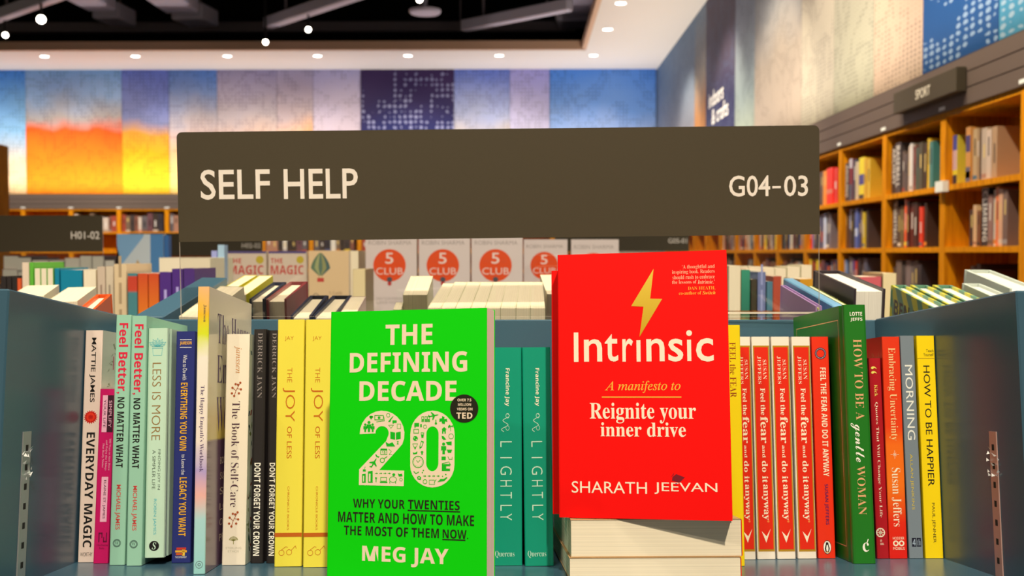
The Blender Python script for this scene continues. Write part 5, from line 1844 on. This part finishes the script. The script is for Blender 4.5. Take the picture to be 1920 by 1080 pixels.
for i, (x0, x1, st, dot, dark, lab) in enumerate(rear):
    X0, X1 = (x0 - 980) / 2000 * WALLY, (x1 - 980) / 2000 * WALLY
    if dark:
        st = [(p, tuple(min(255, int(v * (1 + .24 * p))) for v in c)) for p, c in st]  # print colours lightened upwards, making up for weaker lamplight near the top
    if x1 == 1225:
        X1 = WALLX - .012
    art_panel(Matrix.Translation((X0, WALLY, ZB)), X1 - X0, art_mat(st, dot, i + 1, dark, thr=.5 if dark else .47, hi=HI, pitch=(.055, .055) if dark else (.085, .085), smoke=.34), lab)
for x0 in (-300, -470):
    X0 = (x0 - 980) / 2000 * WALLY
    art_panel(Matrix.Translation((X0, WALLY, ZB)), 170 / 2000 * WALLY, art_mat(rear[1][2] if x0 == -300 else rear[0][2], (60, 60, 70), abs(x0), hi=HI), 'warm art panel beyond the picture edge' if x0 == -300 else 'blue art panel beyond the picture edge')
side = [(1240, 1300, [(0, (190, 156, 146)), (.4, (166, 164, 172)), (1, (150, 180, 206))], (120, 120, 130), True, 0, 'grey blue art panel on the side wall, first from the corner'),
        (1300, 1321, [(0, (236, 150, 60)), (.35, (226, 150, 80)), (.6, (190, 170, 150)), (1, (170, 190, 206))], (130, 110, 100), True, 0, 'slim orange-footed art panel beside the navy lettered one'),
        (1321, 1375, [(0, (44, 50, 110)), (.35, (60, 58, 100)), (.6, (100, 84, 104)), (1, (110, 90, 110))], (110, 120, 150), False, 0, 'navy and plum art panel with two lines of white lettering'),
        (1375, 1411, [(0, (216, 220, 180)), (.3, (180, 192, 186)), (.6, (176, 180, 190)), (1, (180, 186, 206))], (140, 150, 150), True, 0, 'pale green grey art panel beside the navy lettered one'),
        (1411, 1498, [(0, (236, 206, 176)), (.35, (220, 196, 172)), (.6, (190, 184, 180)), (1, (166, 176, 190))], (160, 140, 120), True, 0, 'wide misty beige art panel of the side wall'),
        (1498, 1558, [(0, (244, 224, 190)), (.5, (226, 206, 180)), (1, (200, 190, 186))], (180, 150, 120), True, 0, 'cream art panel with faint dots beside the misty beige one'),
        (1558, 1632, [(0, (226, 214, 176)), (.5, (210, 196, 170)), (1, (170, 164, 164))], (150, 130, 100), True, 0, 'sand grey art panel dotted along its edge'),
        (1632, 1722, [(0, (252, 212, 176)), (.5, (250, 206, 172)), (1, (240, 196, 170))], (196, 150, 100), True, 0, 'peach cream dotted art panel beside the bright blue one'),
        (1722, 1862, [(0, (30, 96, 160)), (.5, (40, 100, 166)), (1, (60, 96, 150))], (190, 214, 236), False, .5, 'deep blue art panel with columns of white dots, above the sport sign'),
        (1862, 2010, [(0, (90, 176, 206)), (.5, (60, 150, 190)), (1, (70, 150, 196))], (206, 226, 236), False, .8, 'streaked cyan art panel at the picture edge above the bookcases')]
yfar = WALLY - .002
for i, (x0, x1, st, dot, dark, streak, lab) in enumerate(side):
    Ya, Yb = WALLX * 2000 / (x1 - 980), (WALLX * 2000 / (x0 - 980) if i else yfar)
    M = frame((WALLX, Yb, ZB), (0, -1, 0), (1, 0, 0), (0, 0, 1))
    o = art_panel(M, Yb - Ya, art_mat(st, dot, i + 31, dark, thr=.5 if dark else .5, hi=HI, streak=streak, pitch=(.085, .036) if not dark else (.06, .028), T=(1.0, .88, .72), k=2.7), lab)
    if i == 2:
        b = MB(); b.v, b.f = [], []
        ink = Ink(b, lambda x, y, l=1: (x, -.002, y))
        w = Yb - Ya
        wl = mat((226, 220, 216), tint=(1, .93, .88))
        ink.text('indoors', w * .12, w * .64, .70, .88, wl, 'medium'); ink.text('& crafts', w * .24, w * .80, .49, .67, wl, 'medium')
        l = b.build('lettering', o); l['label'] = 'white lettering'

# ------------------------------------------------------------------ lamps and the dark open ceiling
LENS = emit_mat((1.0, .93, .84), 14.0)
LENS2 = emit_mat((1.0, .88, .70), 22.0)
WHITEP = mat((236, 226, 216), rough=.5, tint=(1, .93, .88)); BLK = mat((26, 22, 20), rough=.6)


def downlight(x, y, label):
    M = Matrix.Translation((x, y, SOFZ))
    r = thing('downlight', M, label, 'lamp', 'soffit downlights')
    b = MB(); b.lathe([(.075, -.0005), (.078, -.006), (.066, -.010), (.060, -.004)], WHITEP, Matrix()); b.build('trim_ring', r)
    b = MB(); b.disc(.062, -.0045, LENS, Matrix.Scale(-1, 4, (0, 1, 0))); b.build('lens', r)


for i, (x, y) in enumerate(DOWN_REAR):
    downlight(x, y, 'round recessed downlight in the rear white soffit, %s from the corner of the room' % ORD[len(DOWN_REAR) - 1 - i])
for i, (px, py) in enumerate(((1138, 58), (1162, 10))):
    Y = (SOFZ - hz) * 2000 / (475 - py)
    downlight((px - 980) / 2000 * Y, Y, 'round recessed downlight in the side white soffit, %s from the corner lamp' % ORD[i])


def track_spot(px, py, z, aim, label, s=.62):
    Y = (z - hz) * 2000 / (475 - py)
    p = Vector(((px - 980) / 2000 * Y, Y, z))
    r = thing('track_spotlight', Matrix.Translation(p), label, 'lamp', 'track spotlights')
    q = (Vector(aim) - p).to_track_quat('Z', 'Y').to_matrix().to_4x4()
    b = MB(); b.lathe([(0.001, -.20 * s), (.055 * s, -.20 * s), (.06 * s, -.02 * s), (.07 * s, .0), (.06 * s, 0)], BLK, q); b.build('housing', r)
    b = MB(); b.disc(.058 * s, -.004, LENS2, q); b.build('lens', r)
    b = MB(); b.box((-.012, -.012, .05), (.012, .012, 5.55 - z), BLK); b.build('stem', r)
    b = MB(); b.box((-.5, -.02, 5.55 - z), (.5, .02, 5.58 - z), BLK); b.build('track', r)


track_spot(80, 38, 4.5, (0, 0, 1.4), 'brightest track spotlight, glaring at the picture corner', .9)
track_spot(12, 67, 4.5, (-4, 4, .5), 'small track spotlight beside the brightest one')
track_spot(500, 81, 4.45, (0, 0, 1.0), 'track spotlight hanging lowest, close above the rear soffit edge')
track_spot(580, 58, 4.5, (-1.5, 6, .5), 'track spotlight just beside the lowest hanging one')
track_spot(788, 3, 4.6, (0, 4, .5), 'track spotlight at the top edge of the picture, above the dark ceiling disc')
duct = mat((206, 190, 184), rough=.5); beam = mat((120, 104, 96), rough=.6)


def ceil_box(pts, z, th, w, m, name, label):
    """A straight duct or beam under the dark ceiling between two sighted points."""
    q = []
    for (px, py) in pts:
        Y = (z - hz) * 2000 / (475 - py)
        q.append(Vector(((px - 980) / 2000 * Y, Y, z)))
    d = (q[1] - q[0]).normalized()
    s = d.cross(Vector((0, 0, 1))).normalized()
    M = frame(q[0], d, s, (0, 0, 1))
    b = MB(); b.box((0, -w / 2, 0), ((q[1] - q[0]).length, w / 2, th), m, bev=min(w, th) * .1)
    L = (q[1] - q[0]).length
    for f in (.2, .8):
        b.box((L * f - .012, -.012, th), (L * f + .012, .012, 6.0 - z), beam)
    tag(b.build(name, None, M), label, 'duct' if 'duct' in name else 'beam')


ceil_box([(150, 0), (195, 24)], 4.95, .3, .42, duct, 'air_duct', 'grey ceiling duct, near piece of the one above the orange panel')
ceil_box([(200, 36), (235, 52)], 4.95, .25, .42, duct, 'air_duct', 'grey ceiling duct, far piece of the one above the orange panel')
ceil_box([(305, 0), (345, 28)], 4.95, .3, .5, duct, 'air_duct', 'grey ceiling duct, near piece of the one above the lilac panels')
ceil_box([(352, 38), (385, 53)], 4.95, .25, .5, duct, 'air_duct', 'grey ceiling duct, far piece of the one above the lilac panels')
ceil_box([(505, 56), (690, -4)], 4.7, .16, .16, duct, 'ceiling_pipe_duct', 'long grey ceiling pipe slanting above the lowest track spotlight')
ceil_box([(870, 62), (1068, 24)], 4.7, .16, .14, duct, 'ceiling_pipe_duct', 'long grey ceiling pipe slanting towards the soffit corner')
ceil_box([(-10, 45), (130, -4)], 4.7, .16, .14, duct, 'ceiling_pipe_duct', 'grey ceiling pipe slanting behind the brightest spotlight')
ceil_box([(0, 63), (1080, 63)], 4.95, .16, .16, beam, 'ceiling_rail_duct', 'straight dark ceiling rail running along the rear soffit')
ceil_box([(1085, 0), (1092, 34)], 4.95, .3, .5, duct, 'air_duct', 'grey ceiling duct near the soffit corner, near piece')
ceil_box([(1078, 42), (1082, 58)], 4.95, .25, .6, duct, 'air_duct', 'grey ceiling duct near the soffit corner, far piece')
Y = (4.75 - hz) * 2000 / (475 - 29)
M = Matrix.Translation(((798 - 980) / 2000 * Y, Y, 4.75))
b = MB(); b.lathe([(.001, 0), (.20, 0), (.22, .02), (.22, .05), (.03, .09), (.03, 1.24), (.001, 1.24)], duct, M)
tag(b.build('ceiling_disc_speaker'), 'flat round grey ceiling disc hanging under the topmost spotlight', 'ceiling disc')
